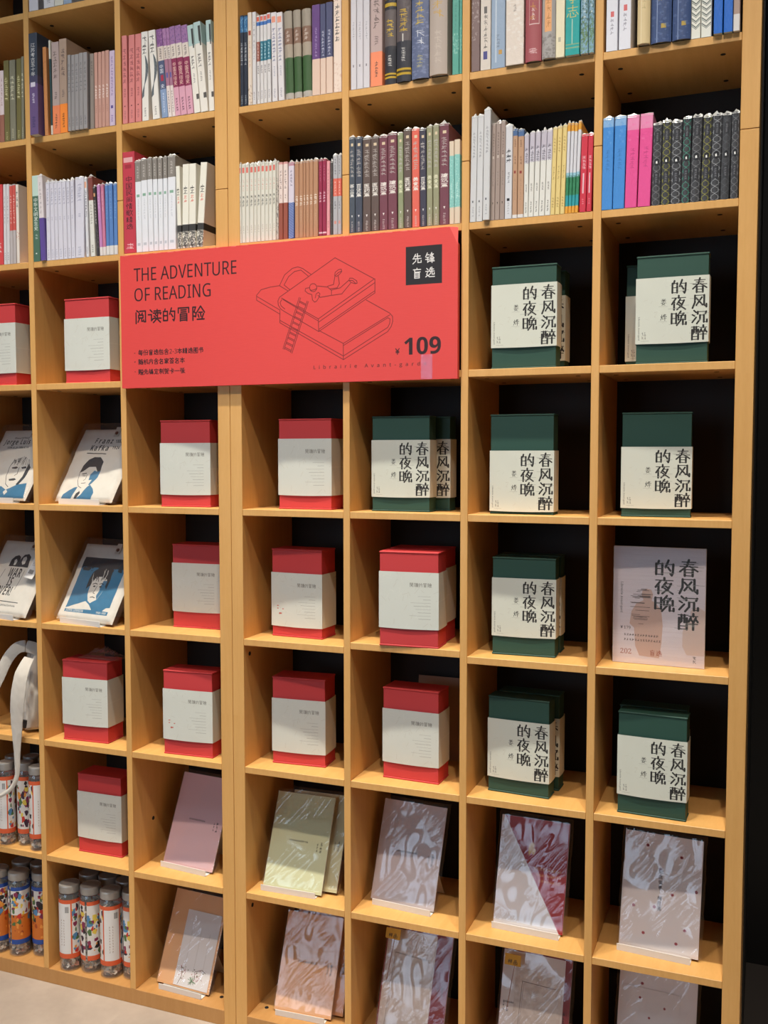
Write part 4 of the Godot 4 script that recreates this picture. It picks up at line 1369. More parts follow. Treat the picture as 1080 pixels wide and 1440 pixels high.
func petals(writing := true) -> StandardMaterial3D:
	var img := Image.create(320, 464, false, Image.FORMAT_RGB8)
	img.fill(Color(0.87, 0.82, 0.81))
	for k in 400:
		blend(img, rng.randi() % 320, rng.randi() % 464, Color(0.7, 0.6, 0.56), 0.5)
	for q in [[95, 50], [235, 78], [152, 138], [205, 232], [135, 292], [50, 300], [96, 402], [262, 362], [230, 420], [300, 205]]:
		shape(img, [-7, 0, -3, -6, 4, -5, 7, 1, 2, 6, -4, 5], Color(0.62, 0.25, 0.27), 1, 1, q[0], q[1])
	if writing:
		var text := "纪念张枣·梅花笺"
		for k in text.length():
			character(img, text[k], 146, 140 + k * 21, 17, 17, Color(0.27, 0.22, 0.22), 1.7)
	else:
		for c in 2:
			for k in 5:
				small_mark(img, 150 + c * 40, 200 + k * 24, 15, 18, Color(0.35, 0.32, 0.34), 2.0)
	return textured(img, 0.65)


func flowered() -> StandardMaterial3D:
	var img := Image.create(256, 448, false, Image.FORMAT_RGB8)
	img.fill(Color(0.84, 0.81, 0.80))
	for x in [60, 128, 196]:
		line(img, x, 120, x, 350, 1.4, Color(0.66, 0.6, 0.56))
	polyline(img, [30, 440, 50, 390, 40, 340], 3.0, Color(0.42, 0.32, 0.28))
	polyline(img, [110, 430, 150, 390, 140, 350, 190, 330, 220, 345], 3.0, Color(0.45, 0.36, 0.32))
	for k in 60:
		var a := rng.randf_range(0, TAU)
		var r := rng.randf_range(0, 50)
		var cx := 50.0 if k % 2 else 165.0
		blotches(img, cx + cos(a) * r - 6, cx + cos(a) * r + 6, 370 + sin(a) * r * 0.8 - 6, 370 + sin(a) * r * 0.8 + 6, Color(0.63, 0.42, 0.44) if k % 3 else Color(0.36, 0.32, 0.2), 1, 5.0)
	for k in 16:
		var a := rng.randf_range(0, TAU)
		line(img, 130, 405, 130 + cos(a) * 30, 405 + sin(a) * 22, 2.5, Color(0.25, 0.38, 0.22))
	return textured(img, 0.7)


func marbled() -> StandardMaterial3D:
	var img := Image.create(256, 400, false, Image.FORMAT_RGB8)
	for y in 400:
		for x in 256:
			var g := clampf(0.5 + 0.9 * noise.get_noise_2d(x * 0.018, y * 0.022), 0, 1)
			img.set_pixel(x, y, Color(0.76, 0.69, 0.65).lerp(Color(0.83, 0.775, 0.74), g))
	polyline(img, [26, 380, 40, 60, 230, 66], 1.8, Color(0.42, 0.36, 0.34))
	polyline(img, [34, 380, 48, 70], 1.2, Color(0.5, 0.44, 0.42))
	for k in 8:
		small_mark(img, 24 + k * 10, 378, 8, 8, Color(0.45, 0.4, 0.38), 1.2)
	return textured(img, 0.7)


# ---------------------------------------------------------------- tote bags
func bag_print(kind: int) -> StandardMaterial3D:
	var img := Image.create(512, 544, false, Image.FORMAT_RGB8)
	for y in 544:
		for x in 512:
			var g := 0.02 * noise.get_noise_2d(x * 0.9, y * 0.9)
			img.set_pixel(x, y, Color(0.82 + g, 0.795 + g, 0.755 + g))
	var navy := Color(0.10, 0.13, 0.17)
	var blue := Color(0.16, 0.41, 0.55)
	var hand := font("Droid Sans", true)
	var cloth := Color(0.82, 0.795, 0.755)
	match kind:
		0:
			# a suited man's head and shoulders in two inks
			latin(img, hand, "Franz", 156, 118, 54, navy, 0.86, 9.0, 0.12)
			latin(img, hand, "Kafka", 138, 174, 56, navy, 0.86, 8.0, 0.12)
			line(img, 128, 192, 300, 198, 6.0, navy)
			latin(img, hand, "1883", 338, 112, 32, navy, 0.8, 2.0)
			latin(img, hand, "1924", 330, 160, 32, navy, 0.8, 2.0)
			shape(img, [138, 340, 142, 286, 168, 240, 214, 222, 270, 224, 308, 256, 314, 318, 300, 362, 290, 330, 262, 296, 200, 296, 160, 330], navy)
			shape(img, [290, 330, 314, 322, 312, 372, 292, 404, 270, 430, 256, 426, 272, 390, 240, 392, 236, 352, 262, 322], blue)
			shape(img, [60, 532, 66, 500, 96, 474, 150, 450, 172, 446, 150, 532], blue)
			shape(img, [224, 506, 256, 440, 276, 428, 318, 458, 338, 486, 332, 532, 196, 532], blue)
			shape(img, [182, 492, 204, 474, 214, 488, 200, 532, 178, 532], navy)
			polyline(img, [140, 340, 146, 396, 176, 440, 206, 452], 3.0, navy)
			polyline(img, [166, 348, 198, 342], 6.0, navy)
			polyline(img, [174, 362, 194, 360], 4.0, navy)
			polyline(img, [206, 350, 208, 384, 196, 396], 3.0, navy)
			polyline(img, [190, 418, 222, 412], 4.0, navy)
		1:
			latin(img, hand, "Jorge Luis B", 66, 120, 52, navy, 0.86, 6.0, 0.14)
			latin(img, hand, "1899.8.24-1986.6.14", 116, 154, 22, navy, 0.9, 2.0)
			for k in 12:
				small_mark(img, 150 + k * 13, 66, 9, 11, navy, 1.8)
			for k in 26:
				var x := rng.randf_range(250, 400)
				line(img, x, 215 + absf(x - 330) * 0.4, x + rng.randf_range(-20, 20), 255 + rng.randf_range(0, 30), 3.0, navy)
			polyline(img, [250, 236, 238, 300, 246, 370, 272, 430, 310, 452], 4.0, navy)
			shape(img, [262, 304, 300, 294, 318, 304, 300, 313, 268, 312], navy)
			shape(img, [346, 300, 388, 292, 400, 306, 362, 312], navy)
			polyline(img, [328, 300, 336, 350, 318, 364], 4.0, navy)
			shape(img, [280, 392, 330, 384, 354, 394, 330, 404, 290, 404], navy)
			shape(img, [404, 270, 436, 300, 432, 380, 392, 446, 372, 430, 400, 370], navy)
			shape(img, [84, 532, 140, 466, 236, 446, 300, 474, 380, 436, 470, 420, 500, 532], blue)
			shape(img, [280, 490, 306, 472, 326, 490, 306, 512], cloth)
		2:
			# two heads in black and a slogan
			shape(img, [150, 196, 156, 150, 178, 122, 212, 112, 240, 124, 250, 196], navy)
			shape(img, [238, 196, 246, 140, 268, 106, 308, 98, 336, 118, 344, 196], navy)
			shape(img, [186, 150, 204, 140, 220, 156, 214, 184, 196, 188], cloth)
			shape(img, [268, 128, 288, 116, 304, 134, 302, 172, 282, 180, 264, 160], cloth)
			for q in [["WAR", 182, 272, 88], ["IS", 206, 338, 88], ["OVER!", 130, 406, 88]]:
				latin(img, hand, q[0], q[1], q[2], q[3], navy, 0.62, 2.0, 0.12)
			polyline(img, [330, 220, 316, 360], 3.0, navy)
			polyline(img, [130, 220, 112, 300], 3.0, navy)
			polyline(img, [70, 446, 400, 452], 5.0, navy)
			for k in 22:
				small_mark(img, 84 + k * 14, 470, 9, 12, navy, 1.8)
		3:
			# a face in negative on a blue panel
			img.fill_rect(Rect2i(58, 104, 396, 390), blue)
			img.fill_rect(Rect2i(58, 104, 396, 70), navy)
			blotches(img, 58, 454, 130, 200, navy, 70, 18.0)
			shape(img, [172, 330, 166, 260, 184, 204, 230, 170, 300, 164, 344, 196, 362, 250, 356, 320, 336, 300, 200, 300], navy)
			shape(img, [200, 262, 232, 240, 290, 234, 330, 252, 338, 300, 328, 352, 302, 398, 264, 424, 232, 408, 208, 360, 200, 310], cloth)
			shape(img, [306, 262, 338, 262, 338, 306, 326, 352, 302, 394, 292, 366, 304, 334, 298, 312], blue)
			for k in 20:
				var x := rng.randf_range(190, 346)
				polyline(img, [x, rng.randf_range(176, 200), x + rng.randf_range(-10, 14), rng.randf_range(214, 236), x + rng.randf_range(-16, 22), rng.randf_range(246, 272)], 5.0, navy if k % 4 else cloth)
			polyline(img, [216, 290, 236, 282, 258, 288], 5.0, navy)
			polyline(img, [280, 288, 300, 282, 320, 290], 5.0, navy)
			shape(img, [222, 304, 238, 298, 252, 306, 238, 311], navy)
			shape(img, [284, 306, 298, 299, 314, 306, 298, 312], navy)
			polyline(img, [264, 300, 262, 338, 254, 352, 272, 356], 3.5, navy)
			polyline(img, [244, 384, 264, 379, 284, 384], 5.0, navy)
			shape(img, [58, 468, 130, 440, 216, 412, 264, 436, 300, 468, 58, 474], cloth)
			shape(img, [396, 468, 420, 446, 454, 440, 454, 470], cloth)
			latin(img, hand, "JOHN LENNON", 68, 490, 24, cloth, 0.9, 1.0)
			latin(img, hand, "1940-1980", 346, 488, 20, cloth, 0.9, 1.0)
	return textured(img, 0.85)


func tote(row: String, x: float, z: float, yaw: float, lean: float, kind: int, label: String) -> void:
	var t := thing("folded_tote_bag", label, "tote bag", Vector3(x, shelf_y(row) + 0.0055, z), "folded printed tote bags")
	t.basis = Basis(Vector3.UP, deg_to_rad(yaw)) * Basis(Vector3.RIGHT, deg_to_rad(-lean))
	var w := 0.238
	var h := 0.256
	var s := kind * 17.0
	var front := func(u, v):
		var e := clampf(minf(minf(u, 1 - u) * w, minf(v, 1 - v) * h) / 0.012, 0.0, 1.0)
		var puff := sqrt(1.0 - pow(1.0 - e, 2))
		var wav: float = 0.003 * noise.get_noise_2d(u * 3 + s, v * 3) + 0.0012 * noise.get_noise_2d(u * 9 + s, v * 7)
		return Vector3((u - 0.5) * w * (1 + 0.012 * sin(v * 5 + s)), h * (1 - v), 0.004 + 0.008 * puff + wav * puff)
	var back := func(u, v):
		var p: Vector3 = front.call(1 - u, v)
		return Vector3(p.x, p.y, 0.008 - p.z if p.z < 0.008 else 0.0005)
	mi("cloth_front", grid(30, 32, front), bag_print(kind), t)
	mi("cloth_back", grid(10, 10, back), mat(Color(0.8, 0.775, 0.735), 0.9), t)
	var st := S()
	box(st, Vector3(0.022, h - 0.032, 0.0125), Vector3(0.042, h + 0.002, 0.0148), 0.0006)
	mi("strap_tab", st.commit(), mat(Color(0.74, 0.70, 0.65), 0.9), t)
	var sn := S()
	lathe(sn, [Vector2(0, 0.0), Vector2(0.006, 0.0), Vector2(0.0055, 0.0015), Vector2(0, 0.002)], 14)
	var snap := mi("snap_button", sn.commit(), mat(Color(0.33, 0.14, 0.09), 0.4), t)
	snap.rotation_degrees.x = 90
	snap.position = Vector3(0.032, h - 0.02, 0.0148)
	mi("plastic_wrap", wrap_mesh(w + 0.018, h + 0.022, 0.0172, 0.0012, s), M.film, t)


func build_bags() -> void:
	var spots := [
		["d", -0.179, -0.045, -8.0, 0, "white folded tote printed with a dark-haired man in blue suit"],
		["d", -0.500, -0.045, -8.0, 1, "white folded tote printed with an old man in blue"],
		["e", -0.500, -0.035, -9.0, 2, "white folded tote printed with black slogan lettering"],
		["e", -0.176, -0.035, -9.0, 3, "white folded tote printed with a face on blue panel"],
	]
	for b in spots:
		stand(b[0], b[1] + 0.002, b[2], b[3], 31.0, 0.17, 0.18, "white stand under the %s" % ["dark-haired man tote", "old man tote", "black slogan tote", "blue panel tote"][b[4]])
		tote(b[0], b[1], b[2], b[3], 31.0, b[4], b[5])
	var tg := thing("price_tag", "white paper tag with barcode on the slogan tote", "tag", Vector3(-0.405, shelf_y("e") + 0.125, -0.056))
	tg.rotation_degrees = Vector3(-31, -9, -8)
	var bar := Image.create(64, 128, false, Image.FORMAT_RGB8)
	bar.fill(Color(0.82, 0.81, 0.8))
	for k in 12:
		img_rule(bar, 12 + k * 3, 84, 12 + k * 3, 104, Color(0.2, 0.2, 0.2), 1.0 + (k % 3) * 0.6)
	for k in 6:
		img_rule(bar, 12, 20 + k * 8, 34 + (k * 7) % 18, 20 + k * 8, Color(0.45, 0.45, 0.45), 1.6)
	var st := S()
	box(st, Vector3(-0.02, 0, 0), Vector3(0.02, 0.082, 0.0007))
	mi("tag_card", st.commit(), M.white_card, tg)
	mi("tag_print", grid(1, 1, func(u, v): return Vector3((u - 0.5) * 0.04, 0.082 * (1 - v), 0.001)), textured(bar), tg)
	canvas_bag()
	# crumpled spare wrapper lying on the red box
	var pw := mi("plastic_wrapper", grid(26, 20, func(u, v): return Vector3((u - 0.5) * 0.15, 0.012 + 0.022 * (0.5 + 0.5 * noise.get_noise_2d(u * 5, v * 5)) * sin(PI * u) * sin(PI * v) * 2.0, (v - 0.5) * 0.07)), film(Color(0.9, 0.92, 0.95), 0.05, 0.1), self)
	pw.position = Vector3(-0.145, shelf_y("f") + 0.240, -0.085)
	tag(pw, "crumpled clear plastic wrapper on the red box below blue tote", "wrapper")


func img_rule(img: Image, x0: float, y0: float, x1: float, y1: float, c: Color, w: float) -> void:
	line(img, x0, y0, x1, y1, w, c)


func canvas_bag() -> void:
	var t := thing("canvas_bag", "crumpled white canvas bag with its strap hanging over the shelf edge", "bag", Vector3(-0.415, shelf_y("f"), -0.09))
	var cloth := mat(Color(0.80, 0.77, 0.73), 0.9)
	var body := grid(36, 26, func(u, v):
		var a: float = u * TAU
		var hgt: float = (1 - v)
		var r := 0.30 + 0.70 * pow(sin(clampf(v * 0.9 + 0.1, 0, 1) * PI * 0.62), 0.8)
		r *= 1.0 + 0.28 * noise.get_noise_2d(cos(a) * 1.6 + 3.0, sin(a) * 1.6 + v * 2.0)
		if v > 0.999:
			r = 0.0
		return Vector3(0.024 * hgt + sin(a) * 0.066 * r, maxf(0.001, hgt * 0.262 + 0.012 * noise.get_noise_2d(a * 2.0, v * 4.0) * sin(PI * v)), cos(a) * 0.048 * r))
	mi("body", body, cloth, t)
	var seam := S()
	box(seam, Vector3(-0.012, 0.012, 0.044), Vector3(0.006, 0.04, 0.05), 0.002)
	mi("leather_patch", seam.commit(), mat(Color(0.06, 0.055, 0.06), 0.5), t)
	# the strap: over the top of the bag, then down in front of the shelf
	var c := Curve3D.new()
	for p in [[-0.377, 0.990, -0.02], [-0.379, 0.945, 0.012], [-0.384, 0.881, 0.024], [-0.390, 0.815, 0.024], [-0.393, 0.757, 0.022], [-0.396, 0.690, 0.02], [-0.398, 0.632, 0.02], [-0.414, 0.593, 0.024], [-0.440, 0.571, 0.03], [-0.475, 0.555, 0.034], [-0.52, 0.548, 0.03]]:
		c.add_point(Vector3(p[0], p[1] + 0.020, p[2]) - t.position)
	strap(t, c, [0.030, 0.042, 0.046, 0.044, 0.036, 0.026, 0.018, 0.014, 0.013, 0.013, 0.013], cloth)
	var c2 := Curve3D.new()
	for p in [[-0.56, 0.80, 0.0], [-0.53, 0.86, -0.01], [-0.498, 0.925, -0.02], [-0.470, 0.985, -0.03], [-0.435, 1.022, -0.04], [-0.395, 1.022, -0.055], [-0.37, 1.0, -0.07]]:
		c2.add_point(Vector3(p[0], p[1] + 0.012, p[2]) - t.position)
	strap(t, c2, [0.036, 0.036, 0.036, 0.036, 0.036, 0.036, 0.036], mat(Color(0.78, 0.75, 0.71), 0.9))


func strap(parent: Node3D, c: Curve3D, widths: Array, m: Material) -> void:
	var n := c.point_count
	for k in range(1, n - 1):
		var d := (c.get_point_position(k + 1) - c.get_point_position(k - 1)) / 6
		c.set_point_in(k, -d)
		c.set_point_out(k, d)
	var total := c.get_baked_length()
	var ribbon := func(u, v):
		var p := c.sample_baked(v * total, true)
		var q := c.sample_baked(minf(v * total + 0.004, total), true)
		var r := c.sample_baked(maxf(v * total - 0.004, 0.0), true)
		var along := (q - r).normalized()
		var across := along.cross(Vector3(0.25, 0.15, 1)).normalized()
		if across.x < 0:
			across = -across
		var f: float = v * (widths.size() - 1)
		var k := mini(int(f), widths.size() - 2)
		var w := lerpf(widths[k], widths[k + 1], f - k)
		return p + across * (u - 0.5) * w + Vector3(0, 0, 0.003 * cos((u - 0.5) * PI) + 0.0015 * noise.get_noise_2d(u * 3, v * 24))
	var st := SurfaceTool.new()
	st.begin(Mesh.PRIMITIVE_TRIANGLES)
	st.append_from(grid(8, 70, ribbon), 0, Transform3D.IDENTITY)
	st.append_from(grid(8, 70, func(u, v): return ribbon.call(1 - u, v) + Vector3(0, 0, -0.002)), 0, Transform3D.IDENTITY)
	mi("strap", st.commit(), m, parent)


# ---------------------------------------------------------------- puzzle jars
func jar_label(kind: int) -> StandardMaterial3D:
	var img := Image.create(768, 512, false, Image.FORMAT_RGB8)
	var edge := Color(0.83, 0.36, 0.2) if kind == 0 else Color(0.13, 0.28, 0.58)
	img.fill(Color(0.84, 0.82, 0.8))
	img.fill_rect(Rect2i(0, 0, 768, 34), edge)
	img.fill_rect(Rect2i(0, 470, 768, 42), edge)
	var paints := [Color(0.75, 0.2, 0.14), Color(0.86, 0.55, 0.2), Color(0.22, 0.12, 0.2), Color(0.3, 0.42, 0.24), Color(0.3, 0.5, 0.66), Color(0.5, 0.16, 0.3), Color(0.85, 0.74, 0.3), Color(0.14, 0.12, 0.13)]
	if kind == 1:
		img.fill_rect(Rect2i(0, 250, 768, 220), Color(0.78, 0.42, 0.14))
	for k in 125:
		var x := rng.randf_range(0, 768)
		var y := rng.randf_range(45, 460 if kind == 0 else 300)
		blotches(img, maxf(0, x - 60), minf(768, x + 60), maxf(36, y - 50), minf(468, y + 50), paints[k % paints.size()], 1, 34.0)
	if kind == 1:
		for k in 40:
			blotches(img, 0, 768, 270, 460, Color(0.62, 0.26, 0.1) if k % 2 else Color(0.86, 0.56, 0.24), 1, 18.0)
	else:
		for x0 in [250]:
			img.fill_rect(Rect2i(x0, 34, 180, 436), Color(0.86, 0.85, 0.84))
			img.fill_rect(Rect2i(x0 - 16, 0, 16, 512), edge)
			img.fill_rect(Rect2i(x0 + 180, 0, 16, 512), edge)
			for k in 9:
				img_rule(img, x0 + 118 + k * 5, 60, x0 + 118 + k * 5, 110, Color(0.25, 0.25, 0.25), 1.5 + (k % 3))
			for c in 2:
				for k in 10:
					small_mark(img, x0 + 60 + c * 34, 170 + k * 24, 14, 15, Color(0.6, 0.52, 0.47), 1.8)
	return textured(img, 0.5)


func make_jar(r: float, h: float, label_mat: Material, piece_seed: int) -> Node3D:
	var t := Node3D.new()
	var st := S()
	var lid_h := 0.022
	var body := h - lid_h
	lathe(st, [Vector2(0, 0.0008), Vector2(r * 0.8, 0.0008), Vector2(r * 0.95, 0.003), Vector2(r, 0.009), Vector2(r, body - 0.012), Vector2(r * 0.9, body - 0.003), Vector2(r * 0.88, body)], 28)
	mi("glass", st.commit(), M.jar_glass, t)
	var sl := S()
	lathe(sl, [Vector2(r * 0.93, body - 0.002), Vector2(r * 0.97, body), Vector2(r * 0.97, h - 0.004), Vector2(r * 0.93, h - 0.0005), Vector2(r * 0.86, h), Vector2(r * 0.84, h - 0.001), Vector2(0, h - 0.001)], 28)
	mi("lid", sl.commit(), M.jar_lid, t)
	var y0 := h * 0.155
	var y1 := body - 0.02
	mi("label_sleeve", grid(40, 1, func(u, v): return Vector3(sin((u - 0.5) * TAU * 0.97) * (r + 0.0006), lerpf(y1, y0, v), cos((u - 0.5) * TAU * 0.97) * (r + 0.0006))), label_mat, t)
	# loose puzzle pieces seen through the wall
	var g := RandomNumberGenerator.new()
	g.seed = piece_seed
	var sp := SurfaceTool.new()
	sp.begin(Mesh.PRIMITIVE_TRIANGLES)
	var tones := [Color(0.82, 0.68, 0.54), Color(0.66, 0.48, 0.34), Color(0.72, 0.28, 0.16), Color(0.66, 0.62, 0.54), Color(0.86, 0.74, 0.60), Color(0.24, 0.19, 0.16), Color(0.82, 0.60, 0.38), Color(0.80, 0.70, 0.58)]
	for k in 520:
		var a := g.randf_range(0, TAU)
		var rr := (r - 0.0085) * sqrt(g.randf_range(0.55, 1.0))
		var p := Vector3(sin(a) * rr, g.randf_range(0.0105, body * (0.96 if k % 9 == 0 else 0.80)), cos(a) * rr)
		var b := Basis.from_euler(Vector3(g.randf_range(0, TAU), g.randf_range(0, TAU), g.randf_range(0, TAU)))
		sp.set_color(tones[g.randi() % tones.size()])
		var s := g.randf_range(0.0040, 0.0062)
		var q := [Vector3(-s, -s, 0), Vector3(-s * 0.3, -s, 0), Vector3(0, -s * 1.5, 0), Vector3(s * 0.3, -s, 0), Vector3(s, -s, 0), Vector3(s, s, 0), Vector3(-s, s, 0)]
		for z in [-0.0007, 0.0007]:
			for i in range(1, 6):
				for j in ([0, i, i + 1] if z < 0 else [0, i + 1, i]):
					sp.set_normal(b * Vector3(0, 0, signf(z)))
					sp.add_vertex(p + b * (q[j] + Vector3(0, 0, z)))
	var pieces := mi("puzzle_pieces", sp.commit(), M.pieces, t)
	pieces.set_meta("kind", "stuff")
	return t


func build_jars() -> void:
	M.jar_glass = film(Color(0.93, 0.95, 0.96), 0.08, 0.04)
	M.jar_lid = mat(Color(0.62, 0.60, 0.58), 0.42, 0.35)
	M.pieces = mat(Color.WHITE, 0.7)
	M.pieces.vertex_color_use_as_albedo = true
	var l0 := jar_label(0)
	var l1 := jar_label(1)
	var kinds := [make_jar(0.033, 0.268, l0, 1), make_jar(0.033, 0.268, l1, 2), make_jar(0.0262, 0.264, l0, 3)]
	var spots := [
		[0, "h", -0.253, -0.036, 20, "jar showing its barcode, leftmost in front, orange labels"],
		[0, "h", -0.184, -0.050, 190, "jar with painted flowers facing forward between two white panels"],
		[0, "h", -0.108, -0.047, 60, "jar with white text panel facing forward, bottom row"],
		[0, "h", -0.0405, -0.066, 150, "orange-labelled jar half hidden at the divider"],
		[0, "h", -0.246, -0.122, 80, "rear orange-labelled jar, leftmost behind"],
		[0, "h", -0.176, -0.128, 240, "rear orange-labelled jar, second from left behind"],
		[0, "h", -0.106, -0.122, 310, "rear orange-labelled jar, third from left behind"],
		[1, "h", -0.537, -0.041, 40, "blue-banded jar cut by the left edge, bottom row"],
		[1, "h", -0.463, -0.048, 170, "blue-banded jar in full view, bottom row"],
		[1, "h", -0.3925, -0.075, 260, "blue-banded jar half hidden by the divider"],
		[1, "h", -0.512, -0.118, 90, "rear blue-banded jar, left one behind"],
		[1, "h", -0.443, -0.125, 10, "rear blue-banded jar, right one behind"],
		[2, "g", -0.486, -0.030, 20, "slim jar at left edge behind the hanging strap"],
		[2, "g", -0.428, -0.050, 250, "slim jar showing puzzle pieces, middle of upper jars"],
		[2, "g", -0.364, -0.030, 75, "slim jar nearest the divider in the upper jar row"],
		[2, "g", -0.512, -0.090, 120, "rear slim jar, left one behind"],
		[2, "g", -0.455, -0.108, 200, "rear slim jar, middle one behind"],
		[2, "g", -0.395, -0.108, 330, "rear slim jar, right one behind"],
	]
	for s in spots:
		var src: Node3D = kinds[s[0]]
		var j: Node3D = src.duplicate()
		j.name = numbered("puzzle_jar")
		add_child(j)
		j.position = Vector3(s[2], shelf_y(s[1]) + 0.0002, s[3])
		j.rotation_degrees.y = s[4]
		tag(j, s[5], "jar", ["orange-labelled puzzle jars", "blue-banded puzzle jars", "slim puzzle jars"][s[0]])
	for k in kinds:
		k.free()


# ---------------------------------------------------------------- tables
const SIGN_ART := [[1037,296,1368,109,1593,234,1269,424,1049,301],[1596,234,1596,306,1271,491,1269,424],[1596,253,1271,441],[1594,296,1271,480],[1037,296,1027,315,1029,337,1042,358,1064,373,1271,491],[1052,309,1040,324,1046,343,1069,361],[1059,310,1269,435],[1087,264,1037,234,981,238,924,249,896,277,896,304,1039,387],[896,283,1039,365],[1037,234,1069,178,1116,147,1149,141,1179,153,1228,187],[1065,232,1093,189,1130,164,1167,159,1210,194],[1065,232,1099,259],[1547,340,1679,415,1695,433,1696,458,1687,484,1668,509,1415,645,1038,433,1039,365],[1415,645,1415,560,1271,485],[1415,560,1679,424],[1415,571,1668,438,1681,445,1679,468,1668,488,1415,626,1038,420],[1164,307,1063,577],[1156,304,1056,574],[1210,329,1110,600],[1203,326,1102,596],[1264,250,1324,259,1347,278,1347,304,1281,311,1267,299],[1219,256,1195,258,1191,271,1207,285,1227,292],[1231,292,1235,322,1248,334,1260,329,1275,308,1279,292,1270,284,1257,291,1252,312],[1324,255,1359,248,1368,201],[1386,202,1393,246,1380,267,1341,269],[1347,276,1398,268,1446,233],[1457,248,1407,300,1351,304],[1366,201,1369,185,1389,172,1404,171,1407,183,1395,196,1377,207,1366,201],[1448,231,1453,221,1469,222,1493,238,1495,250,1483,251,1460,244,1448,231],[1372,199,1389,187,1404,182],[1453,233,1469,234,1488,251],[1158,323,1197,343],[1157,329,1195,349],[1148,350,1187,369],[1147,356,1185,376],[1138,377,1177,396],[1137,383,1175,403],[1128,404,1167,423],[1127,410,1165,429],[1118,431,1156,450],[1116,437,1155,456],[1108,458,1146,477],[1106,464,1145,483],[1098,485,1136,504],[1096,491,1135,510],[1088,512,1126,531],[1086,518,1125,538],[1077,539,1116,558],[1076,546,1115,565],[1067,566,1106,585],[1066,573,1104,592],[1261,259,1258,269,1251,276,1241,279,1230,276,1222,269,1218,259,1219,249,1225,240,1235,236,1246,237,1255,243,1260,253,1261,263],[1219,264,1228,271,1243,269,1258,264]]
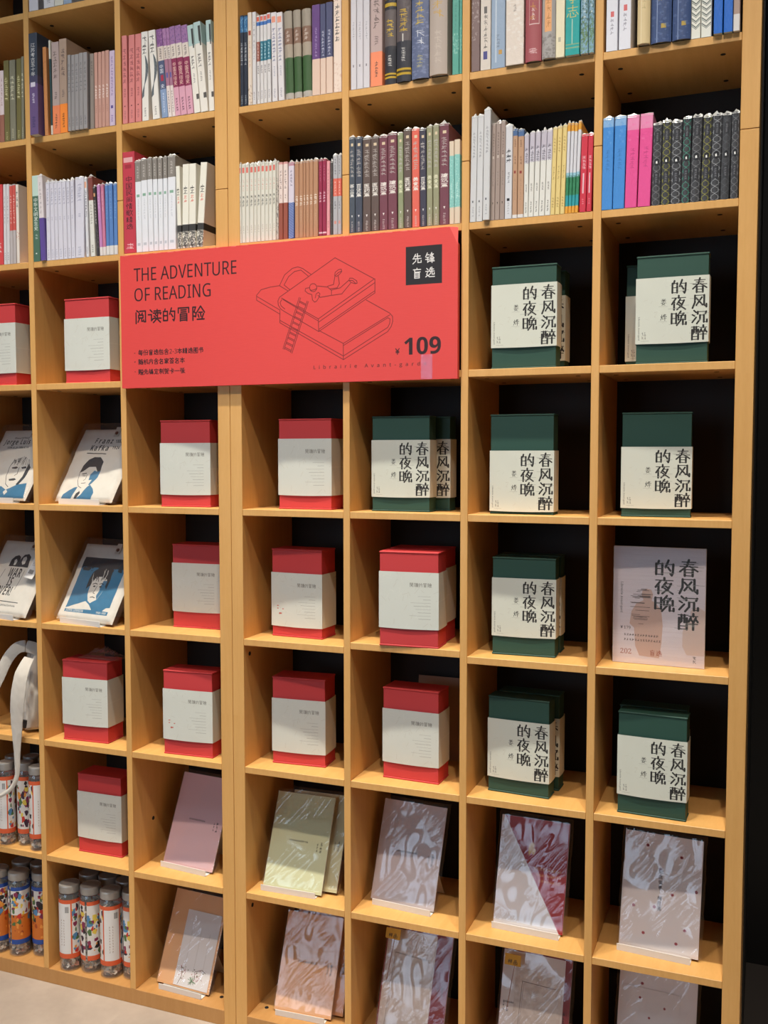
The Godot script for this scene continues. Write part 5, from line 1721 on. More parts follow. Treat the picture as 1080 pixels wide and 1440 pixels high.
const SPINES := [
	["pink and russet paperback",0,0,[["f","e6d2d2"],["b",0.62,1,"a26c5a"],["p",0.1,0.5,"a07070",6,0.4]]],
	["olive green paperback with pale title",1,0,[["f","7a7146"],["p",0.2,0.5,"ece4b4",6,0.6],["p",0.88,0.99,"c8c090",5,0.35]]],
	["grey-olive paperback with pale title",1,0,[["f","8a8672"],["p",0.2,0.5,"ece4c4",6,0.6],["p",0.85,0.97,"c8c0a0",5,0.35]]],
	["tall navy and purple hardback",0,0,[["f","39404e"],["b",0.42,0.5,"494560"],["b",0.5,1,"69527f"],["c",0.1,0.43,"eee8e0","江苏考古五十年",0.5],["l",0.2,0.75,0.485,0.53,"d8d0dc"],["p",0.59,0.69,"dcd4e0",6,0.3],["p",0.82,0.93,"453a66",6,0.4]]],
	["thin orange booklet",0,0,[["f","cf8a52"],["n",0,1,"b87040",20]]],
	["thin dark teal booklet",0,0,[["f","dcd6c6"],["b",0.2,0.9,"314a4c"]]],
	["greyish pink paperback with orange foot",0,0,[["f","b9a29b"],["b",0.69,1,"f28b5c"],["p",0.1,0.4,"5b4a48",5,0.5],["p",0.54,0.62,"6b5a58",4,0.35],["p",0.78,0.94,"5a3a30",6,0.3]]],
	["taupe paperback with bright orange foot",0,0,[["f","b19683"],["b",0.69,1,"ff9138"],["p",0.1,0.4,"5b4a48",5,0.5],["p",0.54,0.62,"6b5a58",4,0.35],["p",0.78,0.94,"6a3a20",6,0.3]]],
	["thin silver grey wrapped paperback",1,0,[["f","a39d9c"],["p",0.12,0.5,"6a686c",7,0.5],["p",0.82,0.95,"77757a",6,0.4]]],
	["grey-brown paperback",0,0,[["f","95877d"],["p",0.1,0.3,"5a5048",5,0.4]]],
	["thin terracotta pink paperback",0,0,[["f","cd9b8b"],["p",0.44,0.62,"f3e6de",5,0.55],["p",0.7,0.8,"a87868",4,0.3]]],
	["lavender paperback with violet lettering",0,0,[["f","d2bcd2"],["p",0.08,0.6,"8a6ea2",12,0.45],["l",0.3,0.7,0.73,0.77,"5a4a90"],["p",0.85,0.95,"7a60a0",4,0.4]]],
	["coral pink paperback with dark red title",0,0,[["f","dc8682"],["p",0.15,0.55,"8c3e42",6,0.6],["p",0.6,0.7,"9c4e50",4,0.4],["l",0.4,0.6,0.795,0.81,"6a2c30"],["p",0.85,0.95,"b46a68",5,0.35]]],
	["ivory paperback with grey ink painting",0,0,[["f","ece5dc"],["p",0.05,0.26,"3f3c3a",3,0.6],["w",0.27,0.72,"4f565c"],["p",0.85,0.95,"8a8480",5,0.3]]],
	["paperback banded violet, cream and slate blue",1,0,[["b",0,0.2,"86588e"],["n",0,0.2,"c090b8",40],["b",0.2,0.36,"e0d0c4"],["p",0.22,0.34,"6a5a58",5,0.4],["b",0.36,0.68,"59607e"],["c",0.4,0.5,"f0f0f0","中国",0.6],["l",0.3,0.75,0.52,0.59,"b03a50"],["c",0.62,0.67,"f0f0f0","史",0.6],["b",0.68,1,"90a4c6"],["p",0.72,0.95,"e8ecf4",8,0.3]]],
	["thin paperback banded violet and dusty pink",1,0,[["b",0,0.2,"b484b0"],["n",0,0.2,"8a5a90",30],["b",0.2,0.35,"e8dad0"],["p",0.22,0.34,"6a5a58",5,0.45],["b",0.35,0.65,"b07c92"],["l",0.3,0.8,0.5,0.56,"6a60a0"],["b",0.65,1,"ecdcd6"],["p",0.7,0.95,"5a4a50",8,0.35]]],
	["paperback banded violet, magenta and pink",1,0,[["b",0,0.2,"a67aa8"],["n",0,0.2,"7a5a8e",40],["b",0.2,0.36,"e6d8cc"],["p",0.22,0.34,"7a6a68",5,0.4],["b",0.36,0.68,"94395b"],["c",0.4,0.66,"f4dcc0","中国风俗史",0.6],["b",0.68,1,"e2a8ba"],["p",0.8,0.95,"6a4050",5,0.4]]],
	["cream paperback with teal top, dark horn",0,0,[["f","ebe3d8"],["b",0,0.24,"b4cac6"],["l",0.62,0.95,0.05,0.22,"3b3b39"],["l",0.72,0.95,0.2,0.27,"4a4a46"],["p",0.35,0.5,"55504c",4,0.5],["p",0.55,0.66,"8a8480",5,0.3],["l",0.6,1,0.79,0.85,"5a5450"]]],
	["slim black and blue paperback",1,0,[["f","353a47"],["b",0.02,0.19,"3c6f9c"],["n",0.02,0.19,"9ac0d8",30],["p",0.3,0.55,"d0d2d4",6,0.55],["p",0.88,0.98,"a0a4a8",6,0.4]]],
	["cream paperback with orange spot",1,0,[["f","ecdac8"],["l",0.2,0.8,0.2,0.25,"b04a34"],["p",0.3,0.6,"d09070",6,0.35],["n",0.75,1,"a07a60",30]]],
	["white paperback with grey title",1,0,[["f","e4dedd"],["p",0.1,0.52,"8f898d",7,0.4],["p",0.86,0.95,"9c969a",5,0.35]]],
	["thin white paperback with brick red band",1,0,[["f","e6e0de"],["l",0.1,0.9,0.02,0.07,"de6450"],["b",0.08,0.12,"4c7cc2"],["b",0.3,0.52,"ad6a5a"],["p",0.32,0.5,"f0e0dc",5,0.5],["p",0.56,0.66,"5a5458",4,0.4],["p",0.85,0.95,"9a9498",5,0.35]]],
	["thin white paperback with teal band",1,0,[["f","e6e0de"],["l",0.1,0.9,0.02,0.07,"e87868"],["b",0.08,0.12,"4c7cc2"],["b",0.3,0.52,"3f8094"],["p",0.32,0.5,"d8ecf0",5,0.5],["p",0.56,0.66,"5a5458",4,0.4],["p",0.85,0.95,"9a9498",5,0.35]]],
	["white paperback with peach mark on top",0,0,[["f","e3dcdc"],["l",0.15,0.85,0.05,0.12,"ec9c84"],["p",0.18,0.55,"7d7b98",9,0.6],["p",0.6,0.72,"a0a0b0",5,0.3],["p",0.85,0.96,"9c96a0",5,0.35]]],
	["wrapped beige paperback with moss green lower half",1,1,[["b",0,0.2,"a99d8d"],["b",0.2,0.38,"8e6d5b"],["p",0.22,0.36,"e0d0c4",3,0.5],["b",0.38,0.53,"b4a593"],["b",0.53,0.93,"486640"],["b",0.93,1,"c0b7ad"]]],
	["wrapped paperback, purple above peach",1,0,[["b",0,0.6,"6d4a85"],["b",0.6,1,"ecccb8"],["p",0.25,0.58,"c8b0d8",8,0.3]]],
	["wrapped paperback, slate blue above peach",1,0,[["b",0,0.6,"545676"],["b",0.6,1,"eccfbc"],["p",0.3,0.58,"dcdce8",8,0.45]]],
	["tall cream paperback with black title",0,0,[["f","efd8c8"],["p",0.12,0.5,"2a2422",6,0.55],["n",0.7,1,"e0bca8",40],["p",0.02,0.1,"c0a090",3,0.8]]],
	["pale grey-white paperback",0,0,[["f","d5cfd3"],["p",0.45,0.6,"a09aa0",4,0.3],["l",0.4,0.6,0.8,0.82,"8a848c"]]],
	["large greyish pink paperback with orange foot",0,0,[["f","bda49f"],["b",0.7,1,"f58d63"],["p",0.25,0.5,"5b4a48",4,0.5],["p",0.56,0.64,"7a6864",4,0.35],["p",0.78,0.92,"4a302a",6,0.25]]],
	["black and taupe hardback with gold bands",1,1,[["f","39393f"],["b",0.34,0.66,"6a605f"],["b",0.28,0.31,"caa63a"],["b",0.22,0.25,"8a7030"],["p",0.42,0.58,"d8b23c",4,0.6],["p",0.74,0.84,"e4e0d8",5,0.35],["b",0.9,0.945,"c8a438"],["l",0,1,0.915,0.93,"3a3428"]]],
	["wide black hardback with large gold title",1,1,[["f","3b3b42"],["b",0.2,0.64,"655b5c"],["p",0.36,0.56,"d4ae3c",5,0.55],["l",0.45,0.53,0.58,0.65,"d8d4cc"],["p",0.7,0.82,"dcd8d0",6,0.3],["b",0.88,0.94,"c4a034"],["l",0,1,0.9,0.92,"4a4028"]]],
	["thick slate blue hardback with gold title",1,1,[["f","68718f"],["n",0.4,1,"8a93b4",120],["p",0.3,0.52,"d8b850",4,0.5],["p",0.56,0.7,"e4e4e8",2,0.5],["p",0.78,0.9,"b0a878",4,0.35]]],
	["thick taupe cloth hardback with gold title",0,1,[["f","b5a59a"],["p",0.34,0.5,"caa04c",2,0.6],["p",0.6,0.9,"c6b8ac",5,0.4]]],
	["sea green wrapped paperback",1,0,[["f","62aa99"],["n",0.6,0.8,"a8d4c8",50],["p",0.3,0.6,"4c8a7c",6,0.3]]],
	["brown wrapped paperback",1,0,[["f","88726f"],["n",0.1,0.7,"c0b0ac",60]]],
	["cream paperback with black title and blue emblem",1,0,[["f","e2d6ca"],["p",0.52,0.82,"4a4440",6,0.35],["l",0.35,0.65,0.46,0.52,"6a6460"],["l",0.3,0.7,0.84,0.91,"54548e"]]],
	["blue-grey wrapped paperback",1,0,[["f","9fb1c7"],["l",0.3,0.4,0.4,0.95,"c8d4e0"],["l",0.55,0.8,0.84,0.88,"c89a50"],["p",0.7,0.82,"808a9a",4,0.25]]],
	["thick cream wrapped paperback",1,0,[["f","eadccf"],["n",0.3,0.9,"f4ece4",80],["p",0.45,0.52,"b0a49c",3,0.15]]],
	["dull red hardback with framed gold title",0,1,[["f","a7555a"],["l",0.25,0.9,0.3,0.66,"d8b8b4"],["l",0.28,0.87,0.28,0.65,"a7555a"],["p",0.36,0.62,"c89040",3,0.45],["p",0.5,0.62,"e8dcd8",3,0.2],["p",0.88,0.93,"d8b0b0",3,0.5]]],
	["grey wrapped hardback with peach label",1,1,[["f","b1aba7"],["l",0.22,0.75,0,0.78,"f0b07a"],["p",0.3,0.75,"b87840",7,0.3],["n",0.8,1,"8a8480",60]]],
	["ivory yellow paperback",1,0,[["f","f1e5c4"],["l",0.3,0.6,0.83,0.87,"c0b8a0"]]],
	["teal hardback with large gold title",1,0,[["f","2fa6a3"],["c",0.3,0.68,"d4c070","军事志",0.85],["l",0.45,0.52,0.68,0.9,"c8d8c0"],["b",0.9,0.94,"8ab08a"],["l",0,1,0.91,0.93,"2fa6a3"]]],
	["paperback with blue sky and dark trees",1,0,[["f","86abc0"],["n",0.25,0.9,"47604a",220],["n",0.7,1,"6a8a4a",90],["p",0.3,0.68,"e4ece8",8,0.35]]],
	["white paperback with blue top and red mark",0,0,[["f","e3e2ea"],["b",0,0.42,"9aa0cc"],["b",0.42,0.52,"c4c6de"],["n",0.3,0.5,"e8e8f4",60],["l",0.4,0.7,0.64,0.69,"d86a6a"],["p",0.7,0.85,"8a8694",4,0.3]]],
	["beige cloth hardback",0,1,[["f","d8c092"],["l",0.3,0.36,0,1,"e6d4ae"],["p",0.45,0.72,"bca878",5,0.3]]],
	["thick navy wrapped hardback",1,1,[["f","43557f"],["l",0.3,0.34,0,1,"8c9cc0"],["p",0.4,0.65,"b8a05a",4,0.25],["l",0.5,0.75,0.84,0.88,"b89c50"],["n",0.1,1,"6a7ca4",60]]],
	["cream paperback with dark lattice pattern",0,0,[["f","e8e6da"],["z",0.1,0.93,"46504a"],["b",0.66,0.675,"7a5a44"]]],
	["blue paperback with leaf green top",1,0,[["b",0,0.62,"8db434"],["b",0.62,1,"2f6fcc"],["n",0.45,0.62,"c8dc80",40]]],
	["slim taupe paperback with white foot",0,0,[["f","ad9285"],["b",0.87,1,"dcd6d2"]]],
	["bright red paperback",0,0,[["f","d9494c"],["p",0.7,0.85,"f0e0dc",3,0.5]]],
	["thin grey-white paperback",0,0,[["f","d9d4d6"],["p",0.15,0.5,"8a868c",7,0.4],["p",0.85,0.95,"8c888e",4,0.4]]],
	["grey paperback with red upper half",0,0,[["f","bdb3b2"],["b",0.02,0.58,"cf5850"],["p",0.12,0.5,"f0d8d0",8,0.5]]],
	["cream paperback with black title and red petals",0,0,[["f","e8dcd0"],["p",0.08,0.3,"3a3432",3,0.6],["n",0.6,0.7,"c05a4a",8]]],
	["white and dark green paperback with white title",0,0,[["f","4e6f5c"],["b",0,0.24,"c2d8cc"],["c",0.26,0.64,"f0f0e8","中华文明发生史",0.6],["p",0.68,0.74,"c8d0c8",2,0.4],["l",0.4,0.6,0.9,0.915,"e8e8e0"]]],
	["white paperback with violet foot",1,0,[["f","e7dcdc"],["b",0.5,1,"64509a"],["p",0.08,0.45,"a09498",7,0.4]]],
	["thin lilac-white paperback",1,0,[["f","dfdbe6"],["p",0.08,0.3,"a4a2b8",6,0.5],["p",0.45,0.5,"b0aec0",3,0.3],["p",0.86,0.97,"b0aec0",5,0.4]]],
	["white paperback with peach label",1,0,[["f","e4e2e6"],["l",0.15,0.85,0.05,0.13,"f0b090"],["p",0.16,0.5,"6a6878",8,0.6],["p",0.86,0.96,"8a8890",4,0.4]]],
	["cream paperback with red-brown top",1,0,[["f","e6e2da"],["b",0,0.3,"8a4c44"],["p",0.34,0.6,"9a9488",7,0.5],["p",0.85,0.95,"8a8478",4,0.4]]],
	["charcoal paperback with pale title",1,0,[["f","453f40"],["l",0.2,0.8,0.1,0.15,"e0a878"],["p",0.2,0.55,"d8d0c8",8,0.55],["n",0.55,0.9,"8a8280",40]]],
	["orchid pink paperback",1,0,[["f","c98abf"],["b",0.88,1,"e6dcd8"],["p",0.1,0.4,"e8c8e4",6,0.4]]],
	["rose pink paperback",1,0,[["f","d27f9e"],["b",0.88,1,"e6dcd8"],["p",0.1,0.4,"ecc8d4",6,0.4]]],
	["denim blue paperback with white foot",1,0,[["f","5f86c2"],["b",0.87,1,"e2dcd8"],["p",0.1,0.5,"8aa8d4",8,0.4]]],
	["thick red paperback with black brushed title",0,0,[["f","c13c4a"],["l",0.1,0.85,0.06,0.11,"e0a8a8"],["l",0.2,0.75,0.13,0.17,"a02c3a"],["c",0.24,0.77,"2e1a1c","中国民间情歌精选",0.55],["p",0.9,0.96,"e8c0c0",2,0.6]]],
	["white wrapped paperback with grey top",1,0,[["f","e9e9ee"],["b",0,0.23,"8d857e"],["p",0.06,0.2,"d0c8c0",5,0.35],["l",0.25,0.75,0.37,0.4,"8ab09a"],["p",0.42,0.65,"c8c8d0",8,0.25],["l",0.25,0.75,0.9,0.93,"c4c8d0"]]],
	["ivory paperback with black photo foot",0,0,[["f","e9e4d6"],["p",0.26,0.36,"3a3632",2,0.6],["p",0.37,0.46,"d87868",2,0.5],["b",0.72,0.8,"3a3836"],["n",0.8,1,"3c3a38",160]]],
	["thin cream paperback with red mark",1,0,[["f","e2ddd0"],["l",0.2,0.8,0.05,0.12,"e2796c"],["p",0.2,0.35,"d8a08a",3,0.4],["p",0.4,0.55,"4c4a40",3,0.6],["p",0.78,0.88,"b0a898",4,0.3]]],
	["narrow paperback with dark ink foliage",1,0,[["f","cfc4b8"],["n",0.2,1,"4a4444",160]]],
	["pale pink paperback with rust lower half",0,0,[["f","e7d3cb"],["b",0,0.03,"d89a94"],["b",0.53,1,"99513f"],["p",0.1,0.35,"6a5450",5,0.45],["p",0.42,0.48,"8a7068",2,0.3]]],
	["lilac paperback with blue striped lower half",1,0,[["f","ddd2de"],["b",0,0.05,"c890a0"],["p",0.1,0.32,"6a6078",5,0.4],["b",0.53,1,"4f62a0"],["d",0.53,1,"b8c4e0"]]],
	["tan brown wrapped paperback",1,0,[["f","bd8d6d"],["p",0.44,0.58,"f0e2d4",5,0.6],["p",0.64,0.8,"d0a888",4,0.3]]],
	["wine red wrapped paperback",1,0,[["f","9c3450"],["p",0.08,0.3,"c88090",6,0.35],["p",0.42,0.56,"f0d4dc",4,0.6],["b",0.95,0.97,"e0c0c8"]]],
	["slim salmon pink paperback",0,0,[["f","e39aa0"],["p",0.1,0.45,"b05a68",8,0.4],["p",0.8,0.9,"b86a74",3,0.4]]],
	["narrow charcoal paperback",1,0,[["f","57504e"],["n",0.1,0.95,"8a8078",50]]],
	["grey wrapped paperback with red band",1,0,[["f","b7b5b8"],["p",0.05,0.25,"6a686c",6,0.4],["b",0.3,0.52,"e2705e"],["p",0.33,0.5,"f6dcd4",5,0.4],["p",0.58,0.68,"4a484c",3,0.4],["l",0.25,0.75,0.83,0.87,"d89488"]]],
	["slate blue-grey wrapped hardback",1,0,[["f","515761"],["l",0.35,0.75,0.07,0.1,"dcc8a8"],["p",0.13,0.42,"b8b0aa",7,0.6],["c",0.49,0.63,"ece6de","茶业篇",0.75],["v",0.33,0.83,"ece8e4"],["p",0.88,0.99,"c4bcb6",6,0.3]]],
	["dark slate wrapped hardback",1,0,[["f","4b4f5c"],["l",0.35,0.75,0.07,0.1,"dcc8a8"],["p",0.13,0.42,"b8b0aa",7,0.6],["c",0.49,0.63,"ece6de","百货篇",0.75],["v",0.33,0.83,"ece8e4"],["p",0.88,0.99,"c4bcb6",6,0.3]]],
	["umber brown wrapped hardback",1,0,[["f","675650"],["l",0.35,0.75,0.07,0.1,"dcc8a8"],["p",0.13,0.42,"b8b0aa",7,0.6],["c",0.49,0.63,"ece6de","医药篇",0.75],["v",0.33,0.83,"ece8e4"],["p",0.88,0.99,"c4bcb6",6,0.3]]],
	["plum wine wrapped hardback",1,0,[["f","794752"],["l",0.35,0.75,0.07,0.1,"dcc8a8"],["p",0.13,0.42,"b8b0aa",7,0.6],["c",0.49,0.63,"ece6de","建筑篇",0.75],["v",0.33,0.83,"ece8e4"],["p",0.88,0.99,"c4bcb6",6,0.3]]],
	["sage green wrapped hardback",1,0,[["f","949a78"],["l",0.35,0.75,0.07,0.1,"dcc8a8"],["p",0.13,0.42,"b8b0aa",7,0.6],["c",0.49,0.63,"dcdcb8","美食篇",0.75],["v",0.33,0.83,"ece8e4"],["p",0.88,0.99,"c4bcb6",6,0.3]]],
	["coral red wrapped hardback",1,0,[["f","e46c5c"],["l",0.35,0.75,0.07,0.1,"dcc8a8"],["p",0.13,0.42,"b8b0aa",7,0.6],["c",0.49,0.63,"ece6de","美食篇",0.75],["v",0.33,0.83,"ece8e4"],["p",0.88,0.99,"c4bcb6",6,0.3]]],
	["dark indigo wrapped hardback",1,0,[["f","474452"],["l",0.35,0.75,0.07,0.1,"dcc8a8"],["p",0.13,0.42,"b8b0aa",7,0.6],["c",0.49,0.63,"ece6de","百货篇",0.75],["v",0.33,0.83,"ece8e4"],["p",0.88,0.99,"c4bcb6",6,0.3]]],
	["khaki green wrapped hardback",1,0,[["f","9c9a7c"],["l",0.35,0.75,0.07,0.1,"dcc8a8"],["p",0.13,0.42,"b8b0aa",7,0.6],["c",0.49,0.63,"e0dcc0","美食篇",0.75],["v",0.33,0.83,"ece8e4"],["p",0.88,0.99,"c4bcb6",6,0.3]]],
	["turquoise and beige paperback",0,0,[["f","dcc9b2"],["b",0.18,0.8,"86c2ba"],["n",0.18,0.8,"b8dcd4",60],["p",0.5,0.7,"d8ece4",3,0.4]]],
	["tall silver-white wrapped paperback",1,0,[["f","d3d2d3"],["p",0.15,0.4,"96969a",8,0.4],["l",0.35,0.55,0.8,0.82,"5a5a60"],["p",0.85,0.95,"a8a8ac",4,0.3]]],
	["thin mushroom brown paperback",1,0,[["f","a8958c"],["p",0.1,0.35,"6a5a54",8,0.35],["l",0.3,0.7,0.34,0.37,"c8bab0"],["p",0.5,0.65,"8a7a72",5,0.35],["v",0.33,0.83,"3a3230"]]],
	["white paperback with black script title",1,0,[["f","d9d8dc"],["p",0.25,0.4,"3a3a40",3,0.7],["p",0.5,0.62,"6a6a70",3,0.3],["l",0.3,0.7,0.78,0.81,"2c2c30"],["p",0.82,0.95,"a0a0a4",5,0.3]]],
	["tan paperback with blue cap and red dot",1,0,[["f","c29a7c"],["b",0,0.08,"54709c"],["p",0.12,0.2,"7a5a48",5,0.3],["p",0.3,0.4,"7a5440",3,0.35],["l",0.3,0.7,0.47,0.5,"943a34"],["p",0.55,0.8,"a8866a",5,0.3],["b",0.96,1,"e4dedc"]]],
	["paperback fading lilac to ivory with ink title",1,0,[["f","e6e3dc"],["b",0,0.2,"c8c0cc"],["b",0.2,0.35,"d2ccd6"],["p",0.16,0.36,"57505e",4,0.6],["p",0.6,0.7,"6a6660",3,0.35],["p",0.82,0.95,"5a5852",6,0.3]]],
	["soft yellow paperback",1,0,[["f","e9cf8a"],["p",0.12,0.3,"b8985a",5,0.5],["p",0.45,0.6,"a88a50",4,0.4],["p",0.8,0.92,"b09458",4,0.5]]],
	["thin white paperback with orange cap, green foot",1,0,[["f","dedce2"],["b",0,0.09,"eaa840"],["b",0.55,0.6,"9cc8d8"],["b",0.6,0.8,"3f8a62"],["n",0.58,0.8,"2f6a48",40],["b",0.8,0.92,"3aa0a8"],["b",0.92,1,"eba640"]]],
	["crimson paperback with white lettering",1,0,[["f","d33a4c"],["p",0.28,0.45,"f0d0d4",4,0.55],["l",0.38,0.62,0.5,0.76,"ecc4ca"],["p",0.82,0.9,"e8a8b0",3,0.3]]],
	["sky blue wrapped sketchbook",1,0,[["f","4a8fd8"],["b",0,0.1,"8ab4e0"],["p",0.35,0.58,"3a72b4",5,0.4],["n",0,0.3,"6aa6e2",14]]],
	["hot pink wrapped sketchbook",1,0,[["f","ea5698"],["b",0,0.16,"ec90b8"],["p",0.35,0.58,"c43f7c",5,0.4],["n",0,0.3,"f080b4",14]]],
	["charcoal wrapped hardback with grey honeycomb lines",1,1,[["f","48484b"],["h","8f8f92"],["l",0.2,0.8,0.1,0.24,"3c3c40"],["p",0.12,0.22,"808084",5,0.25],["x",0.45,0.5,"f0eeea"],["l",0.2,0.8,0.6,0.75,"3c3c40"],["p",0.62,0.73,"84848a",4,0.3]]],
	["charcoal wrapped hardback with yellow honeycomb lines",1,1,[["f","48484b"],["h","b4b044"],["l",0.2,0.8,0.1,0.24,"3c3c40"],["p",0.12,0.22,"808084",5,0.25],["x",0.45,0.5,"f0eeea"],["l",0.2,0.8,0.6,0.75,"3c3c40"],["p",0.62,0.73,"84848a",4,0.3]]],
	["charcoal wrapped hardback with white honeycomb lines",1,1,[["f","48484b"],["h","b4b6ba"],["l",0.2,0.8,0.1,0.24,"3c3c40"],["p",0.12,0.22,"808084",5,0.25],["x",0.45,0.5,"f0eeea"],["l",0.2,0.8,0.6,0.75,"3c3c40"],["p",0.62,0.73,"84848a",4,0.3]]],
	["charcoal wrapped hardback with teal honeycomb lines",1,1,[["f","48484b"],["h","4cae94"],["l",0.2,0.8,0.1,0.24,"3c3c40"],["p",0.12,0.22,"808084",5,0.25],["x",0.45,0.5,"f0eeea"],["l",0.2,0.8,0.6,0.75,"3c3c40"],["p",0.62,0.73,"84848a",4,0.3]]],
	["charcoal wrapped hardback with faint honeycomb lines",1,1,[["f","48484b"],["h","606468"],["l",0.2,0.8,0.1,0.24,"3c3c40"],["p",0.12,0.22,"808084",5,0.25],["x",0.45,0.5,"f0eeea"],["l",0.2,0.8,0.6,0.75,"3c3c40"],["p",0.62,0.73,"84848a",4,0.3]]],
]
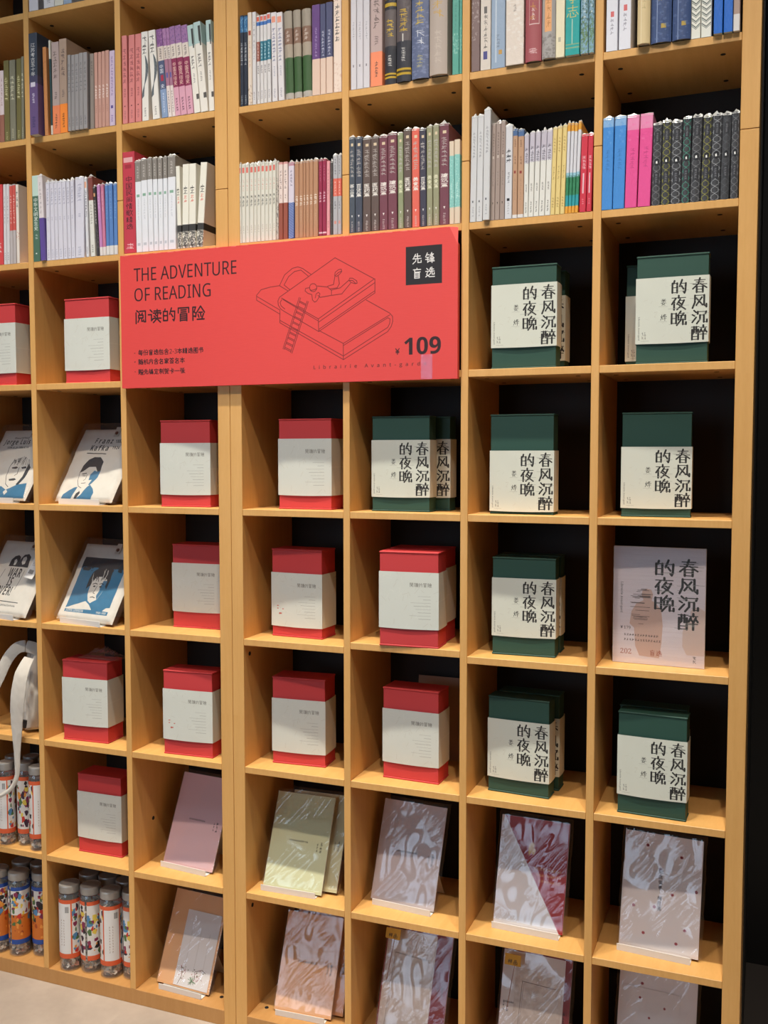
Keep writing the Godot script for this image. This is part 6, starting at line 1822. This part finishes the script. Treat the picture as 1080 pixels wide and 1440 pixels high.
const BOOKS := {
	"a1": [[0,-0.4387,0.0,0.0164,0.2095,0.42],[0,-0.4217,0.0,0.0144,0.2072,0.48],[1,-0.4057,0.0,0.0193,0.2336,0.26],[2,-0.3848,0.0,0.0211,0.2322,0.5],[1,-0.3611,0.0,0.0171,0.2322,1.2],[2,-0.343,0.0,0.0093,0.2362,1.13]],
	"a2": [[3,-0.2936,0.02,0.0301,0.287,0.27],[4,-0.2572,0.0,0.0128,0.2518,-0.64],[5,-0.2343,0.0,0.0061,0.2678,-0.73],[6,-0.2276,0.0,0.0259,0.2599,0.03],[7,-0.2011,0.0,0.0258,0.265,0.24],[8,-0.1672,0.008,0.0106,0.2125,0.66],[8,-0.1555,0.008,0.012,0.2106,1.02],[8,-0.1425,0.008,0.0138,0.2106,0.95],[8,-0.1276,0.008,0.0137,0.2121,0.88],[8,-0.1129,0.008,0.0137,0.2119,0.81],[9,-0.0948,0.0,0.0132,0.2086,0.55],[10,-0.0792,0.0,0.0113,0.2094,0.28],[10,-0.0669,0.0,0.0112,0.2089,0.64],[10,-0.0546,0.0,0.0112,0.2092,0.75],[10,-0.0423,0.0,0.0121,0.2098,0.86],[11,-0.0283,0.0,0.0179,0.2066,0.78]],
	"a3": [[12,0.0166,0.0,0.0168,0.241,0.2],[12,0.037,0.0,0.0198,0.2393,0.8],[12,0.0596,0.0,0.0192,0.2388,0.66],[13,0.082,0.0,0.0213,0.2416,0.08],[13,0.1169,0.0,0.0228,0.2415,-2.79],[14,0.1472,0.0,0.0192,0.2411,-3.93],[15,0.1678,0.0,0.0114,0.2406,-4.09],[15,0.1806,0.0,0.0096,0.2401,-4.24],[16,0.1909,0.0,0.0164,0.2418,-4.2],[16,0.2087,0.0,0.0188,0.2419,-4.32],[16,0.229,0.0,0.0196,0.2394,-4.47],[17,0.2512,0.0,0.019,0.2362,-4.93],[17,0.2725,0.0,0.0218,0.2412,-5.22],[17,0.2982,0.0,0.0159,0.2402,-2.0]],
	"a4": [[18,0.3949,0.0,0.0102,0.236,0.22],[18,0.4061,0.0,0.011,0.2349,0.3],[19,0.4189,0.0,0.0118,0.2398,0.06],[20,0.4321,0.0,0.0109,0.2389,0.18],[21,0.4456,0.0,0.0089,0.2274,-0.06],[22,0.4559,0.0,0.0093,0.2277,0.03],[22,0.4662,0.0,0.0096,0.2275,-0.02],[22,0.4772,0.0,0.0104,0.2299,-0.17],[23,0.4913,0.0,0.0154,0.2286,-0.7],[23,0.51,0.0,0.0169,0.2259,-1.32],[24,0.5302,0.0,0.0226,0.2253,-1.25],[24,0.5561,0.0,0.0209,0.2244,-1.08],[24,0.5806,0.0,0.0245,0.2235,-0.82],[25,0.6079,0.0,0.0224,0.2278,0.03],[26,0.6317,0.0,0.0152,0.2266,-0.1],[26,0.6482,0.0,0.0181,0.2285,-0.12],[27,0.6691,0.0,0.0216,0.2509,0.05]],
	"a5": [[28,0.7171,0.0,0.0155,0.3045,0],[28,0.7339,0.0,0.0169,0.3016,0],[28,0.7521,0.0,0.0168,0.2984,0],[29,0.7717,0.0,0.0317,0.2821,0],[30,0.8086,0.0,0.0303,0.2756,0],[31,0.8429,0.006,0.0376,0.275,0],[32,0.8846,0.01,0.0443,0.2674,0],[33,0.934,0.018,0.0452,0.2676,0],[34,0.9882,0.0,0.0169,0.245,0],[34,1.0064,0.0,0.0063,0.275,0]],
	"a6": [[35,1.0369,0.0,0.0206,0.245,0],[36,1.0596,0.0,0.0255,0.275,0],[37,1.0867,0.0,0.0338,0.265,0],[38,1.1241,0.006,0.0436,0.255,0],[39,1.1722,0.012,0.038,0.245,0],[40,1.213,0.016,0.0316,0.275,0],[41,1.2452,0.01,0.0207,0.265,0],[42,1.2682,0.012,0.0331,0.255,0],[43,1.303,0.01,0.0178,0.245,0],[43,1.322,0.01,0.0122,0.275,0]],
	"a7": [[44,1.3605,0.0,0.0256,0.245,0],[44,1.3893,0.0,0.0268,0.275,0],[45,1.4323,0.018,0.0279,0.265,0],[46,1.4613,0.01,0.0449,0.255,0],[46,1.5086,0.01,0.0392,0.245,0],[47,1.5483,0.0,0.02,0.275,0],[47,1.5699,0.0,0.0215,0.265,0],[48,1.5969,0.01,0.0186,0.255,0],[48,1.6181,0.01,0.0185,0.245,0],[49,1.6381,0.01,0.0134,0.275,0]],
	"z2": [[28,-0.305,0.0,0.033,0.24,0],[73,-0.27,0.0,0.017,0.24,0],[20,-0.2518,0.0,0.0377,0.24,0],[5,-0.2126,0.0,0.0303,0.24,0],[37,-0.1807,0.0,0.0287,0.24,0]],
	"b1": [[50,-0.4449,0.0,0.0226,0.237,0.57],[51,-0.4197,0.0,0.0104,0.2356,0.77],[51,-0.4081,0.0,0.0109,0.2352,0.76],[52,-0.3956,0.0,0.0104,0.2322,0.56],[52,-0.3841,0.0,0.0108,0.233,0.49],[53,-0.3707,0.0,0.0103,0.2309,0.21]],
	"b2": [[54,-0.3083,0.0,0.0244,0.2495,0.0],[55,-0.2767,0.006,0.0173,0.246,-1.5],[56,-0.2588,0.0,0.0135,0.2263,0.1],[56,-0.2432,0.0,0.0133,0.2259,-0.08],[56,-0.2283,0.0,0.0118,0.2253,-0.27],[56,-0.215,0.0,0.0156,0.2248,-0.46],[56,-0.1978,0.0,0.0136,0.2239,-0.65],[56,-0.1826,0.0,0.0117,0.2234,-0.52],[56,-0.1694,0.0,0.0126,0.2246,-0.28],[56,-0.1553,0.0,0.0303,0.2286,0.91],[57,-0.1174,0.0,0.0092,0.2239,-0.83],[58,-0.1012,0.0,0.0151,0.2271,-1.61],[59,-0.0799,0.0,0.0086,0.1973,-3.16],[60,-0.0698,0.0,0.0104,0.201,-2.14],[61,-0.0583,0.0,0.0099,0.2004,-1.5],[62,-0.0469,0.0,0.0103,0.1997,-0.6],[62,-0.0355,0.0,0.0135,0.2,-0.48],[62,-0.0205,0.0,0.0121,0.1983,0.22]],
	"b3": [[63,0.0143,0.0,0.0401,0.2813,-0.17],[64,0.0559,0.0,0.0189,0.2529,-0.32],[64,0.0758,0.0,0.0201,0.2557,-0.38],[64,0.0974,0.0,0.0161,0.2565,-0.53],[64,0.115,0.0,0.0142,0.2549,-0.37],[64,0.1307,0.0,0.0151,0.2539,-0.2],[64,0.1472,0.0,0.0133,0.2541,0.08],[64,0.162,0.0,0.0244,0.2555,0.35],[65,0.1934,0.0,0.0122,0.2245,-1.07],[65,0.2071,0.0,0.0203,0.2271,1.19],[65,0.2288,0.0,0.0214,0.2263,1.05],[65,0.2524,0.0,0.0204,0.2262,4.4]],
	"b4": [[66,0.3903,0.0,0.0049,0.2081,0.0],[66,0.3962,0.0,0.0107,0.2076,0.2],[66,0.4079,0.0,0.0107,0.2073,0.19],[66,0.4195,0.0,0.0117,0.2069,0.57],[66,0.4322,0.0,0.0088,0.2061,0.65],[66,0.4419,0.0,0.0105,0.2068,0.61],[66,0.4538,0.0,0.0116,0.2063,0.47],[66,0.4663,0.0,0.0101,0.205,0.51],[66,0.4774,0.0,0.0104,0.205,0.46],[66,0.4888,0.0,0.0097,0.2057,0.42],[67,0.4998,0.0,0.0068,0.202,0.46],[68,0.5079,0.0,0.0114,0.2006,0.31],[68,0.5209,0.0,0.0128,0.2003,0.43],[69,0.5361,0.0,0.0165,0.1975,0.41],[70,0.5553,0.0,0.0116,0.1961,0.18],[70,0.5678,0.0,0.0112,0.196,0.26],[70,0.58,0.0,0.0067,0.1966,0.22],[70,0.5876,0.0,0.0094,0.1963,0.24],[70,0.5979,0.0,0.0101,0.1964,0.22],[70,0.6089,0.0,0.0135,0.197,0.21],[71,0.6247,0.0,0.01,0.1953,0.18],[71,0.6356,0.0,0.0106,0.1959,0.17],[72,0.6475,0.0,0.0089,0.1892,0.25],[73,0.6577,0.0,0.0068,0.1875,0.24],[74,0.6658,0.0,0.0126,0.2022,0.23],[74,0.6793,0.0,0.0095,0.2019,0.21]],
	"b5": [[75,0.712,0.0,0.0155,0.2411,0.0],[76,0.7288,0.0,0.019,0.2397,0.14],[77,0.7498,0.0,0.0216,0.2354,0.11],[77,0.7734,0.0,0.0208,0.2354,-0.18],[78,0.7961,0.0,0.022,0.2346,-0.29],[78,0.8194,0.0,0.0242,0.2381,-0.31],[79,0.8465,0.0,0.0142,0.2361,-0.35],[77,0.8627,0.0,0.0195,0.2441,-0.44],[80,0.8842,0.0,0.0194,0.2421,-0.31],[81,0.9055,0.0,0.0166,0.2396,-0.58],[82,0.9234,0.0,0.0146,0.244,-0.29],[82,0.9399,0.0,0.0152,0.2445,-0.23],[78,0.957,0.0,0.0242,0.2448,-0.26],[83,0.9824,0.0,0.012,0.2007,-0.31],[83,0.9954,0.0,0.0142,0.2034,-0.23]],
	"b6": [[84,1.0347,0.0,0.0152,0.2536,0.84],[84,1.0511,0.0,0.0151,0.2541,0.74],[84,1.0703,0.01,0.0163,0.263,0.6],[85,1.0872,0.0,0.0099,0.2304,0.65],[85,1.098,0.0,0.0113,0.2329,0.61],[85,1.1102,0.0,0.0112,0.2335,0.58],[86,1.1226,0.0,0.017,0.2213,0.46],[87,1.1412,0.0,0.0114,0.211,0.25],[87,1.1539,0.0,0.0143,0.2082,0.25],[88,1.1694,0.0,0.0104,0.1946,0.28],[88,1.1807,0.0,0.0119,0.198,0.89],[88,1.1935,0.0,0.0119,0.1982,1.24],[88,1.2063,0.0,0.0131,0.199,1.57],[88,1.2207,0.0,0.0127,0.1992,1.44],[89,1.2343,0.0,0.0098,0.2025,1.41],[89,1.2453,0.0,0.0107,0.2041,1.44],[89,1.2573,0.0,0.0101,0.2057,1.48],[90,1.2689,0.0,0.0069,0.2086,1.35],[90,1.2767,0.0,0.0069,0.2082,1.59],[90,1.2845,0.0,0.0069,0.2066,1.68],[90,1.2922,0.0,0.0075,0.2098,1.88],[91,1.3028,0.0,0.0148,0.1786,1.31],[91,1.3194,0.0,0.0114,0.1788,0.98]],
	"b7": [[92,1.3547,0.0,0.0243,0.2089,0.49],[92,1.3804,0.0,0.0257,0.2093,0.87],[93,1.4078,0.0,0.0266,0.208,1.13],[93,1.4368,0.0,0.0278,0.2087,1.27],[94,1.4671,0.0,0.0195,0.1839,0.81],[95,1.4882,0.0,0.0194,0.1872,0.74],[96,1.5089,0.0,0.0225,0.184,0.61],[97,1.5327,0.0,0.018,0.1897,0.74],[94,1.552,0.0,0.0211,0.1901,1.12],[95,1.5748,0.0,0.0185,0.1872,1.32],[96,1.5945,0.0,0.0208,0.1885,1.17],[98,1.6169,0.0,0.0182,0.1873,0.91],[94,1.6378,0.0,0.0164,0.1891,0.33]],
}
